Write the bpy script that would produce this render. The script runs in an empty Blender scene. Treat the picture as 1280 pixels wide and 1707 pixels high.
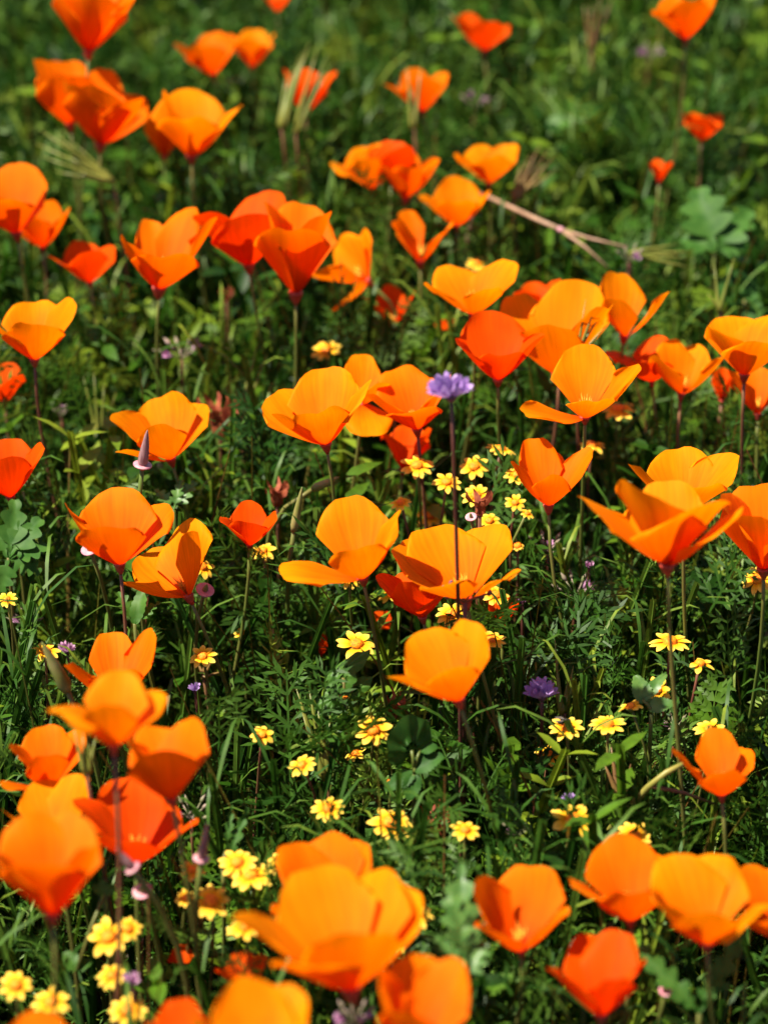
import bpy, math, random
import numpy as np
from math import sin, cos, pi, sqrt, radians
from mathutils import Vector, Matrix

random.seed(7)
rng = np.random.default_rng(11)
scene = bpy.context.scene
COL = scene.collection

# ------------------------------------------------------------------ camera
IMG_W, IMG_H = 1280.0, 1707.0
PITCH = radians(32.0)
CAM = Vector((0.0, 0.0, 0.96))
FPX = 4495.0
cam_data = bpy.data.cameras.new("camera")
cam = bpy.data.objects.new("camera", cam_data)
COL.objects.link(cam)
cam.location = CAM
cam.rotation_euler = (pi / 2 - PITCH, 0, 0)
cam_data.sensor_fit = 'VERTICAL'
cam_data.sensor_height = 36.0
cam_data.lens = 36.0 * FPX / IMG_H
cam_data.clip_start = 0.05
cam_data.clip_end = 1000.0
cam_data.dof.use_dof = True
cam_data.dof.focus_distance = 1.32
cam_data.dof.aperture_fstop = 6.2
scene.camera = cam

# ------------------------------------------------------------------ light
SUN_DIR = Vector((-0.47, -0.04, 0.88)).normalized()      # towards the sun
world = bpy.data.worlds.new("World")
scene.world = world
world.use_nodes = True
wn = world.node_tree
bg = wn.nodes["Background"]
sky = wn.nodes.new("ShaderNodeTexSky")
sky.sky_type = 'NISHITA'
sky.sun_disc = False
sky.sun_elevation = math.asin(SUN_DIR.z)
sky.sun_rotation = math.atan2(SUN_DIR.x, SUN_DIR.y)
wn.links.new(sky.outputs[0], bg.inputs[0])
bg.inputs[1].default_value = 0.05
sun_data = bpy.data.lights.new("sun", 'SUN')
sun_data.energy = 5.0
sun_data.angle = radians(0.53)
sun_data.color = (1.0, 0.93, 0.78)
sun = bpy.data.objects.new("sun", sun_data)
sun.rotation_euler = SUN_DIR.to_track_quat('Z', 'Y').to_euler()
sun.location = (-2, 0, 4)
COL.objects.link(sun)
scene.view_settings.view_transform = 'Standard'
scene.view_settings.look = 'None'
scene.view_settings.gamma = 1.0
scene.view_settings.exposure = 1.55
scene.render.engine = 'CYCLES'
scene.cycles.max_bounces = 6
scene.cycles.diffuse_bounces = 3
scene.cycles.glossy_bounces = 2
scene.cycles.transmission_bounces = 4

# ------------------------------------------------------------------ pixel helpers
FWD = Vector((0, cos(PITCH), -sin(PITCH)))
UP = Vector((0, sin(PITCH), cos(PITCH)))
RIGHT = Vector((1, 0, 0))

def ray(px, py):
    return FWD + RIGHT * ((px - IMG_W / 2) / FPX) + UP * ((IMG_H / 2 - py) / FPX)

def at_h(px, py, h):
    r = ray(px, py)
    return CAM + r * ((h - CAM.z) / r.z)

def depth_of(p):
    return (p - CAM).dot(FWD)

def cam_vec(dx, dy, dz):
    """image right / image up / away from the lens -> world"""
    return RIGHT * dx + UP * dy + FWD * dz

# ------------------------------------------------------------------ object helpers
def mesh_obj(name, verts, faces, mat, parent=None, uv=None, smooth=True):
    me = bpy.data.meshes.new(name)
    me.from_pydata([tuple(v) for v in verts], [], faces)
    if uv is not None:
        layer = me.uv_layers.new(name="UVMap")
        idx = np.empty(len(me.loops), dtype=np.int32)
        me.loops.foreach_get("vertex_index", idx)
        layer.data.foreach_set("uv", np.asarray(uv, dtype=np.float32)[idx].ravel())
    if smooth:
        me.polygons.foreach_set("use_smooth", [True] * len(me.polygons))
    me.materials.append(mat)
    o = bpy.data.objects.new(name, me)
    COL.objects.link(o)
    if parent:
        o.parent = parent
    return o

def share_obj(name, me, parent, matrix):
    o = bpy.data.objects.new(name, me)
    COL.objects.link(o)
    o.parent = parent
    o.matrix_local = matrix
    return o

def thing(name, loc, label, cat, group=None):
    o = bpy.data.objects.new(name, None)
    o.empty_display_size = 0.01
    COL.objects.link(o)
    o.location = loc
    o["label"] = label
    o["category"] = cat
    if group:
        o["group"] = group
    return o

def bez(p0, p1, p2, p3, n):
    out = []
    for i in range(n + 1):
        t = i / n
        s = 1 - t
        out.append(p0 * s ** 3 + p1 * 3 * s * s * t + p2 * 3 * s * t * t + p3 * t ** 3)
    return out

def tube_data(path, radii, sides=6):
    verts, faces = [], []
    n = len(path)
    ref = Vector((0.31, 0.77, 0.2)).normalized()
    for i, p in enumerate(path):
        t = (path[min(i + 1, n - 1)] - path[max(i - 1, 0)])
        if t.length < 1e-9:
            t = Vector((0, 0, 1))
        t.normalize()
        a = t.cross(ref)
        if a.length < 1e-4:
            a = t.cross(Vector((1, 0, 0)))
        a.normalize()
        b = t.cross(a)
        r = radii[i] if hasattr(radii, '__len__') else radii
        for k in range(sides):
            th = 2 * pi * k / sides
            verts.append(p + a * (r * cos(th)) + b * (r * sin(th)))
    for i in range(n - 1):
        for k in range(sides):
            k2 = (k + 1) % sides
            faces.append((i * sides + k, i * sides + k2, (i + 1) * sides + k2, (i + 1) * sides + k))
    faces.append(tuple(range(sides))[::-1])
    faces.append(tuple((n - 1) * sides + k for k in range(sides)))
    return verts, faces

def tube_obj(name, path, radii, mat, parent, sides=6):
    v, f = tube_data(path, radii, sides)
    return mesh_obj(name, v, f, mat, parent)

def lathe_data(center, axis, profile, sides=14, wob=0.0):
    """profile: list of (height along axis, radius)"""
    axis = axis.normalized()
    a = axis.cross(Vector((0.2, 0.9, 0.1))).normalized()
    b = axis.cross(a)
    verts, faces = [], []
    for (h, r) in profile:
        for k in range(sides):
            th = 2 * pi * k / sides
            rr = r * (1 + wob * sin(3 * th + h * 900))
            verts.append(center + axis * h + a * (rr * cos(th)) + b * (rr * sin(th)))
    for i in range(len(profile) - 1):
        for k in range(sides):
            k2 = (k + 1) % sides
            faces.append((i * sides + k, i * sides + k2, (i + 1) * sides + k2, (i + 1) * sides + k))
    faces.append(tuple(range(sides))[::-1])
    faces.append(tuple((len(profile) - 1) * sides + k for k in range(sides)))
    return verts, faces

# ------------------------------------------------------------------ materials
def new_mat(name):
    m = bpy.data.materials.new(name)
    m.use_nodes = True
    nt = m.node_tree
    nt.nodes.clear()
    return m, nt, nt.nodes, nt.links

def N(nodes, t, **kw):
    n = nodes.new(t)
    for k, v in kw.items():
        setattr(n, k, v)
    return n

def petal_mat(name, c_base, c_mid, c_edge, trans, tfac=0.51, rough=0.6):
    m, nt, nd, ln = new_mat(name)
    out = N(nd, "ShaderNodeOutputMaterial")
    uv = N(nd, "ShaderNodeUVMap")
    sep = N(nd, "ShaderNodeSeparateXYZ")
    ln.new(uv.outputs[0], sep.inputs[0])
    ramp = N(nd, "ShaderNodeValToRGB")
    ramp.color_ramp.elements[0].position = 0.02
    ramp.color_ramp.elements[0].color = (*c_base, 1)
    ramp.color_ramp.elements[1].position = 0.97
    ramp.color_ramp.elements[1].color = (*c_edge, 1)
    e = ramp.color_ramp.elements.new(0.33)
    e.color = (*c_mid, 1)
    ln.new(sep.outputs[1], ramp.inputs[0])
    # fine lengthwise veins
    mp = N(nd, "ShaderNodeMapping")
    mp.inputs["Scale"].default_value = (26, 1.6, 1)
    ln.new(uv.outputs[0], mp.inputs[0])
    oi = N(nd, "ShaderNodeObjectInfo")
    mulr = N(nd, "ShaderNodeMath", operation='MULTIPLY')
    mulr.inputs[1].default_value = 37.0
    ln.new(oi.outputs["Random"], mulr.inputs[0])
    noise = N(nd, "ShaderNodeTexNoise", noise_dimensions='4D')
    noise.inputs["Scale"].default_value = 1.0
    noise.inputs["Detail"].default_value = 3.0
    ln.new(mp.outputs[0], noise.inputs["Vector"])
    ln.new(mulr.outputs[0], noise.inputs["W"])
    # broad blotches
    mp2 = N(nd, "ShaderNodeMapping")
    mp2.inputs["Scale"].default_value = (2.2, 1.6, 1)
    ln.new(uv.outputs[0], mp2.inputs[0])
    noise2 = N(nd, "ShaderNodeTexNoise", noise_dimensions='4D')
    noise2.inputs["Scale"].default_value = 1.3
    ln.new(mp2.outputs[0], noise2.inputs["Vector"])
    ln.new(mulr.outputs[0], noise2.inputs["W"])
    add = N(nd, "ShaderNodeMath", operation='ADD')
    ln.new(noise.outputs[0], add.inputs[0])
    ln.new(noise2.outputs[0], add.inputs[1])
    val = N(nd, "ShaderNodeMapRange")
    val.inputs[1].default_value = 0.65
    val.inputs[2].default_value = 1.35
    val.inputs[3].default_value = 0.72
    val.inputs[4].default_value = 1.14
    ln.new(add.outputs[0], val.inputs[0])
    hsv = N(nd, "ShaderNodeHueSaturation")
    ln.new(ramp.outputs[0], hsv.inputs["Color"])
    ln.new(val.outputs[0], hsv.inputs["Value"])
    bump = N(nd, "ShaderNodeBump")
    bump.inputs["Strength"].default_value = 0.25
    bump.inputs["Distance"].default_value = 0.0006
    ln.new(noise.outputs[0], bump.inputs["Height"])
    pr = N(nd, "ShaderNodeBsdfPrincipled")
    pr.inputs["Roughness"].default_value = rough
    pr.inputs["Specular IOR Level"].default_value = 0.05
    ln.new(hsv.outputs[0], pr.inputs["Base Color"])
    ln.new(bump.outputs[0], pr.inputs["Normal"])
    tr = N(nd, "ShaderNodeBsdfTranslucent")
    tm = N(nd, "ShaderNodeMix", data_type='RGBA', blend_type='MULTIPLY')
    tm.inputs[0].default_value = 1.0
    ln.new(hsv.outputs[0], tm.inputs[6])
    tm.inputs[7].default_value = (*trans, 1)
    ln.new(tm.outputs[2], tr.inputs[0])
    mix = N(nd, "ShaderNodeMixShader")
    mix.inputs[0].default_value = tfac
    ln.new(pr.outputs[0], mix.inputs[1])
    ln.new(tr.outputs[0], mix.inputs[2])
    ln.new(mix.outputs[0], out.inputs[0])
    return m

def soft_mat(name, c1, c2, scale=60.0, rough=0.45, tfac=0.0, tcol=None, spec=0.3, bump=0.0, axis_scale=(1, 1, 1)):
    """two-colour mottled surface, optionally translucent"""
    m, nt, nd, ln = new_mat(name)
    out = N(nd, "ShaderNodeOutputMaterial")
    geo = N(nd, "ShaderNodeNewGeometry")
    mp = N(nd, "ShaderNodeMapping")
    mp.inputs["Scale"].default_value = axis_scale
    ln.new(geo.outputs["Position"], mp.inputs[0])
    noise = N(nd, "ShaderNodeTexNoise")
    noise.inputs["Scale"].default_value = scale
    noise.inputs["Detail"].default_value = 4
    ln.new(mp.outputs[0], noise.inputs["Vector"])
    ramp = N(nd, "ShaderNodeValToRGB")
    ramp.color_ramp.elements[0].position = 0.35
    ramp.color_ramp.elements[0].color = (*c1, 1)
    ramp.color_ramp.elements[1].position = 0.65
    ramp.color_ramp.elements[1].color = (*c2, 1)
    ln.new(noise.outputs[0], ramp.inputs[0])
    pr = N(nd, "ShaderNodeBsdfPrincipled")
    pr.inputs["Roughness"].default_value = rough
    pr.inputs["Specular IOR Level"].default_value = spec
    ln.new(ramp.outputs[0], pr.inputs["Base Color"])
    if bump:
        b = N(nd, "ShaderNodeBump")
        b.inputs["Strength"].default_value = 0.6
        b.inputs["Distance"].default_value = bump
        ln.new(noise.outputs[0], b.inputs["Height"])
        ln.new(b.outputs[0], pr.inputs["Normal"])
    if tfac > 0:
        tr = N(nd, "ShaderNodeBsdfTranslucent")
        if tcol:
            tr.inputs[0].default_value = (*tcol, 1)
        else:
            ln.new(ramp.outputs[0], tr.inputs[0])
        mix = N(nd, "ShaderNodeMixShader")
        mix.inputs[0].default_value = tfac
        ln.new(pr.outputs[0], mix.inputs[1])
        ln.new(tr.outputs[0], mix.inputs[2])
        ln.new(mix.outputs[0], out.inputs[0])
    else:
        ln.new(pr.outputs[0], out.inputs[0])
    return m

def foliage_mat(name, stops, rough=0.5, spec=0.18, tfac=0.36):
    """colour from the per-leaf random attribute 'tint'"""
    m, nt, nd, ln = new_mat(name)
    out = N(nd, "ShaderNodeOutputMaterial")
    at = N(nd, "ShaderNodeAttribute", attribute_name="tint")
    ramp = N(nd, "ShaderNodeValToRGB")
    els = ramp.color_ramp.elements
    els[0].position, els[0].color = stops[0][0], (*stops[0][1], 1)
    els[1].position, els[1].color = stops[-1][0], (*stops[-1][1], 1)
    for p, c in stops[1:-1]:
        e = els.new(p)
        e.color = (*c, 1)
    ln.new(at.outputs["Fac"], ramp.inputs[0])
    geo = N(nd, "ShaderNodeNewGeometry")
    noise = N(nd, "ShaderNodeTexNoise")
    noise.inputs["Scale"].default_value = 140
    noise.inputs["Detail"].default_value = 3
    ln.new(geo.outputs["Position"], noise.inputs["Vector"])
    mr = N(nd, "ShaderNodeMapRange")
    mr.inputs[1].default_value = 0.3
    mr.inputs[2].default_value = 0.7
    mr.inputs[3].default_value = 0.7
    mr.inputs[4].default_value = 1.3
    ln.new(noise.outputs[0], mr.inputs[0])
    hsv = N(nd, "ShaderNodeHueSaturation")
    ln.new(ramp.outputs[0], hsv.inputs["Color"])
    ln.new(mr.outputs[0], hsv.inputs["Value"])
    pr = N(nd, "ShaderNodeBsdfPrincipled")
    pr.inputs["Roughness"].default_value = rough
    pr.inputs["Specular IOR Level"].default_value = spec
    ln.new(hsv.outputs[0], pr.inputs["Base Color"])
    tr = N(nd, "ShaderNodeBsdfTranslucent")
    ln.new(hsv.outputs[0], tr.inputs[0])
    mix = N(nd, "ShaderNodeMixShader")
    mix.inputs[0].default_value = tfac
    ln.new(pr.outputs[0], mix.inputs[1])
    ln.new(tr.outputs[0], mix.inputs[2])
    ln.new(mix.outputs[0], out.inputs[0])
    return m

M = {}
M['gold'] = petal_mat("petal_gold", (0.78, 0.045, 0.0004), (0.87, 0.150, 0.0004), (0.89, 0.255, 0.0006), (1.0, 0.82, 0.5))  # edge: natural paler margin, plus sunlit lip highlight painted into its yellow
M['orange'] = petal_mat("petal_orange", (0.74, 0.028, 0.0004), (0.85, 0.100, 0.0004), (0.87, 0.180, 0.0004), (1.0, 0.75, 0.4))  # edge also pale by nature, with some painted sun on the lips
M['deep'] = petal_mat("petal_deep_and_shaded", (0.66, 0.018, 0.0005), (0.78, 0.060, 0.0005), (0.82, 0.088, 0.0005), (1.0, 0.55, 0.4))  # deep-coloured petals; shaded poppies use it too, their shade put into the colour
M['rim'] = soft_mat("receptacle_rim", (0.34, 0.025, 0.012), (0.40, 0.06, 0.04), 300, 0.5, 0.15)
M['pinkrim'] = soft_mat("pink_receptacle", (0.444, 0.163, 0.207), (0.533, 0.296, 0.311), 300, 0.5, 0.2)
M['stamen'] = soft_mat("stamen_gold", (0.75, 0.22, 0.01), (0.85, 0.42, 0.03), 400, 0.6, 0.2)
M['stem'] = soft_mat("poppy_stem", (0.075, 0.115, 0.018), (0.13, 0.105, 0.028), 14, 0.45, 0.1)
M['redstem'] = soft_mat("red_brown_stem", (0.104, 0.033, 0.022), (0.148, 0.074, 0.033), 30, 0.45, 0.05)
M['darkstem'] = soft_mat("dark_purple_stem", (0.055, 0.018, 0.016), (0.10, 0.035, 0.022), 40, 0.4)
M['olive'] = soft_mat("olive_stem", (0.148, 0.155, 0.022), (0.222, 0.185, 0.044), 60, 0.45, 0.05)
M['tan'] = soft_mat("dry_tan_stem", (0.19, 0.11, 0.065), (0.28, 0.175, 0.11), 90, 0.6)
M['ray'] = petal_mat("daisy_ray", (0.82, 0.27, 0.005), (0.84, 0.44, 0.015), (0.87, 0.60, 0.10), (1, 0.85, 0.6), 0.3, 0.5)
M['disc'] = soft_mat("daisy_disc", (0.60, 0.11, 0.003), (0.76, 0.24, 0.005), 900, 0.6, 0.0, None, 0.2, 0.0009)
M['invol'] = soft_mat("daisy_cup", (0.074, 0.118, 0.022), (0.133, 0.163, 0.037), 200, 0.5, 0.15)
M['purple'] = soft_mat("violet_petal", (0.30, 0.15, 0.44), (0.46, 0.31, 0.60), 260, 0.45, 0.35)
M['pink'] = soft_mat("pink_petal", (0.407, 0.163, 0.333), (0.518, 0.311, 0.459), 260, 0.5, 0.3)
M['bract'] = soft_mat("dark_bract", (0.07, 0.025, 0.05), (0.13, 0.05, 0.08), 200, 0.5)
M['podplum'] = soft_mat("plum_pod", (0.148, 0.067, 0.074), (0.252, 0.148, 0.148), 120, 0.45, 0.0, None, 0.4, 0.0, (6, 6, 0.6))
M['podgreen'] = soft_mat("green_pod", (0.126, 0.148, 0.030), (0.222, 0.207, 0.074), 120, 0.45, 0.1)
M['beak'] = soft_mat("beak_green", (0.10, 0.125, 0.016), (0.17, 0.165, 0.03), 40, 0.4, 0.15)
M['beakred'] = soft_mat("beak_red", (0.12, 0.055, 0.022), (0.19, 0.12, 0.03), 40, 0.45, 0.15)
M['calyx'] = soft_mat("erodium_calyx", (0.118, 0.148, 0.052), (0.311, 0.222, 0.192), 260, 0.5, 0.2)
M['dried'] = soft_mat("withered_petal", (0.14, 0.02, 0.008), (0.34, 0.09, 0.035), 220, 0.6, 0.25)
M['leaf'] = soft_mat("leaf_green", (0.030, 0.090, 0.008), (0.052, 0.130, 0.014), 120, 0.5, 0.3, (0.07, 0.17, 0.012), 0.2)
M['leafpale'] = soft_mat("leaf_grey_green", (0.026, 0.082, 0.010), (0.046, 0.115, 0.016), 150, 0.55, 0.3, None, 0.15)
M['leafdark'] = soft_mat("leaf_dark", (0.016, 0.060, 0.007), (0.030, 0.090, 0.012), 150, 0.55, 0.28, None, 0.15)
M['hip'] = soft_mat("round_leaf", (0.044, 0.118, 0.022), (0.089, 0.178, 0.037), 200, 0.4, 0.3)

# ------------------------------------------------------------------ ground
def soil_mat():
    m, nt, nd, ln = new_mat("soil")
    out = N(nd, "ShaderNodeOutputMaterial")
    geo = N(nd, "ShaderNodeNewGeometry")
    n1 = N(nd, "ShaderNodeTexNoise")
    n1.inputs["Scale"].default_value = 45
    n1.inputs["Detail"].default_value = 8
    ln.new(geo.outputs["Position"], n1.inputs["Vector"])
    ramp = N(nd, "ShaderNodeValToRGB")
    ramp.color_ramp.elements[0].position = 0.35
    ramp.color_ramp.elements[0].color = (0.012, 0.008, 0.005, 1)
    ramp.color_ramp.elements[1].position = 0.7
    ramp.color_ramp.elements[1].color = (0.045, 0.028, 0.017, 1)
    ln.new(n1.outputs[0], ramp.inputs[0])
    b = N(nd, "ShaderNodeBump")
    b.inputs["Distance"].default_value = 0.01
    ln.new(n1.outputs[0], b.inputs["Height"])
    pr = N(nd, "ShaderNodeBsdfPrincipled")
    pr.inputs["Roughness"].default_value = 0.9
    ln.new(ramp.outputs[0], pr.inputs["Base Color"])
    ln.new(b.outputs[0], pr.inputs["Normal"])
    ln.new(pr.outputs[0], out.inputs[0])
    return m

g = mesh_obj("ground", [(-200, -200, 0), (200, -200, 0), (200, 200, 0), (-200, 200, 0)], [(0, 1, 2, 3)], soil_mat(), smooth=False)
g["kind"] = "structure"
g["label"] = "dark brown soil under the flowers"

# ------------------------------------------------------------------ undergrowth (uncountable, one object per kind)
GAPS = np.column_stack([rng.uniform(-.75, .75, 400), rng.uniform(.6, 3.0, 400), rng.uniform(.022, .062, 400)])

def in_region(n, y0=0.66, y1=2.8, margin=0.16, gaps=True):
    out = []
    while len(out) < n:
        y = y0 + (y1 - y0) * rng.random(n)
        hw = 0.165 * y + 0.05 + margin
        hwmax = 0.165 * y1 + 0.05 + margin
        x = (rng.random(n) * 2 - 1) * hwmax
        k = np.abs(x) < hw
        if gaps:
            d2 = (x[:, None] - GAPS[None, :, 0]) ** 2 + (y[:, None] - GAPS[None, :, 1]) ** 2
            k &= rng.random(n) < 0.10 + 0.90 * np.clip((d2 / GAPS[None, :, 2] ** 2).min(1) - 0.35, 0, 1)
        out += list(zip(x[k], y[k]))
    return np.array(out[:n])

class Tmpl:
    def __init__(s):
        s.v, s.f = [], []
    def tri(s, *idx):
        s.f.append(idx)
    def strip(s, path, widths, side, fold=0.0):
        """tapered ribbon along path, side = width direction"""
        b = len(s.v)
        for p, w in zip(path, widths):
            s.v.append(p - side * w)
            s.v.append(p + side * w)
        for i in range(len(path) - 1):
            a = b + 2 * i
            s.f.append((a, a + 1, a + 3))
            s.f.append((a, a + 3, a + 2))
    def diamond(s, p, d, side, L, w, lift=None):
        b = len(s.v)
        mid = p + d * (L * 0.5)
        if lift is not None:
            mid = mid + lift
        s.v += [p, mid - side * w, mid + side * w, p + d * L]
        s.f += [(b, b + 1, b + 2), (b + 1, b + 3, b + 2)]
    def oval(s, p, d, side, L, w, nrm, fold=0.25):
        """leaf blade with a folded midrib: 8 triangles"""
        b = len(s.v)
        t = [0.0, 0.3, 0.65, 1.0]
        ww = [0.12, 0.95, 0.8, 0.0]
        for i in range(4):
            c = p + d * (L * t[i]) - nrm * (L * 0.22 * t[i] * t[i])
            s.v.append(c)
            if i < 3:
                s.v.append(c - side * (w * ww[i]) + nrm * (w * fold * ww[i]))
                s.v.append(c + side * (w * ww[i]) + nrm * (w * fold * ww[i]))
        for i in range(2):
            a = b + 3 * i
            s.f += [(a, a + 3, a + 4), (a, a + 4, a + 1), (a, a + 2, a + 5), (a, a + 5, a + 3)]
        a = b + 6
        s.f += [(a, a + 3, a + 1), (a, a + 2, a + 3)]
    def arrays(s):
        return np.array([tuple(v) for v in s.v], dtype=np.float32), np.array(s.f, dtype=np.int32)

def rv(a=1.0):
    return Vector((random.uniform(-a, a), random.uniform(-a, a), random.uniform(-a, a)))

def tm_grass():
    t = Tmpl()
    bend = random.uniform(0.02, 0.22)
    n = 6
    path = [Vector((bend * (i / n) ** 2, 0.04 * sin(i), i / n * (1 - 0.25 * bend * (i / n)))) for i in range(n + 1)]
    w = [0.0034 * (1 - (i / n) ** 2.5) + 0.0003 for i in range(n + 1)]
    t.strip(path, w, Vector((0.1, 1, 0)).normalized())
    return t.arrays()

def tm_needle():
    t = Tmpl()
    bend = random.uniform(0.0, 0.25)
    n = 5
    path = [Vector((bend * (i / n) ** 2, 0, i / n)) for i in range(n + 1)]
    w = [0.006 * (1 - 0.8 * (i / n)) for i in range(n + 1)]
    t.strip(path, w, Vector((0, 1, 0)))
    t.strip(path, w, Vector((1, 0, 0)))
    return t.arrays()

def tm_feather():
    """finely divided poppy leaf, unit length"""
    t = Tmpl()
    bend = random.uniform(0.1, 0.6)
    def P(u):
        return Vector((bend * u * u * 0.8, 0, u * (1 - 0.3 * bend * u)))
    path = [P(i / 6) for i in range(7)]
    t.strip(path, [0.014 * (1 - 0.6 * i / 6) for i in range(7)], Vector((0, 1, 0)))
    for k in range(6):
        u = 0.30 + 0.62 * k / 5
        o = P(u)
        along = (P(min(u + 0.05, 1)) - P(u - 0.05)).normalized()
        for s in (-1, 1):
            br = (along * 0.7 + Vector((0, s, 0)) * 0.9 + rv(0.35)).normalized()
            bl = 0.34 * (1 - 0.55 * k / 5) * random.uniform(0.7, 1.2)
            side = br.cross(Vector((1, 0.1, 0.2)).normalized()).normalized()
            t.strip([o, o + br * bl * 0.75], [0.012, 0.010], side)
            for j in range(5):
                q = o + br * bl * (0.25 + 0.17 * j)
                sgn = -1 if j % 2 else 1
                d = (br * 0.9 + side * sgn * 0.65 + rv(0.35)).normalized()
                if j == 4:
                    d = (br + rv(0.2)).normalized()
                t.diamond(q, d, d.cross(Vector((1, 0, 0.3))).normalized(), 0.15 * random.uniform(0.7, 1.2), 0.016)
    return t.arrays()

def tm_fern():
    """pinnate leaf with toothed lobes, unit length, arching"""
    t = Tmpl()
    def P(u):
        return Vector((0.75 * u, 0, 0.62 * u - 0.42 * u * u))
    t.strip([P(i / 6) for i in range(7)], [0.016 - 0.002 * i for i in range(7)], Vector((0, 1, 0)))
    for k in range(6):
        u = 0.28 + 0.68 * k / 5
        o = P(u)
        al = (P(u + 0.02) - P(u - 0.02)).normalized()
        nrm = Vector((-al.z, 0, al.x))
        for s in (-1, 1):
            d = (al * 0.55 + Vector((0, s, 0)) + nrm * random.uniform(-0.1, 0.3)).normalized()
            L = 0.26 * (1.1 - 0.6 * abs(k - 1.5) / 4) * random.uniform(0.85, 1.15)
            sd = d.cross(nrm).normalized()
            t.oval(o, d, sd, L, 0.06, nrm, 0.2)
            for j in (-1, 1):
                for q in (0.35, 0.62):
                    t.diamond(o + d * (L * q), (d + sd * j * 1.1).normalized(), d, 0.10, 0.026)
    return t.arrays()

def tm_sprig():
    """upright stem with small pointed oval leaves"""
    t = Tmpl()
    lean = rv(0.25)
    def P(u):
        return Vector((lean.x * u * u, lean.y * u, u))
    t.strip([P(i / 5) for i in range(6)], [0.010] * 6, Vector((0, 1, 0)))
    t.strip([P(i / 5) for i in range(6)], [0.010] * 6, Vector((1, 0, 0)))
    for k in range(10):
        u = 0.18 + 0.8 * k / 9
        a = k * 2.4 + random.uniform(-0.4, 0.4)
        for s in (0, pi):
            d = Vector((cos(a + s), sin(a + s), random.uniform(0.1, 0.9))).normalized()
            sd = d.cross(Vector((0, 0, 1))).normalized()
            t.oval(P(u), d, sd, random.uniform(0.06, 0.11), random.uniform(0.012, 0.022), sd.cross(d).normalized())
    return t.arrays()

def tm_linear():
    """goldfields herb: thin stem, opposite linear leaves"""
    t = Tmpl()
    lean = rv(0.2)
    def P(u):
        return Vector((lean.x * u * u, lean.y * u * u, u))
    t.strip([P(i / 5) for i in range(6)], [0.008] * 6, Vector((0, 1, 0)))
    t.strip([P(i / 5) for i in range(6)], [0.008] * 6, Vector((1, 0, 0)))
    for k in range(7):
        u = 0.08 + 0.85 * k / 6
        a = k * 1.57 + random.uniform(-0.3, 0.3)
        for s in (0, pi):
            h = Vector((cos(a + s), sin(a + s), 0))
            L = random.uniform(0.09, 0.17)
            sd = Vector((-h.y, h.x, 0))
            p = P(u)
            path = [p, p + h * L * 0.35 + Vector((0, 0, L * 0.45)), p + h * L * 0.75 + Vector((0, 0, L * 0.7)), p + h * L + Vector((0, 0, L * 0.65))]
            t.strip(path, [0.0026, 0.0042, 0.0034, 0.0005], sd)
    return t.arrays()

def tm_round():
    """low rounded crinkled leaf on a short stalk"""
    t = Tmpl()
    c = Vector((0.25, 0, 0.6))
    t.strip([Vector((0, 0, 0)), Vector((0.12, 0, 0.35)), c], [0.02, 0.02, 0.02], Vector((0, 1, 0)))
    n = 14
    b = len(t.v)
    t.v.append(c)
    for i in range(n):
        a = -2.7 + 5.4 * i / (n - 1)
        r = 0.42 * (1 + (0.08 if i % 2 else -0.05))
        t.v.append(c + Vector((cos(a) * r, sin(a) * r, 0.10 * cos(a * 5) + 0.08)))
    for i in range(n - 1):
        t.f.append((b, b + 1 + i, b + 2 + i))
    return t.arrays()

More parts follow.
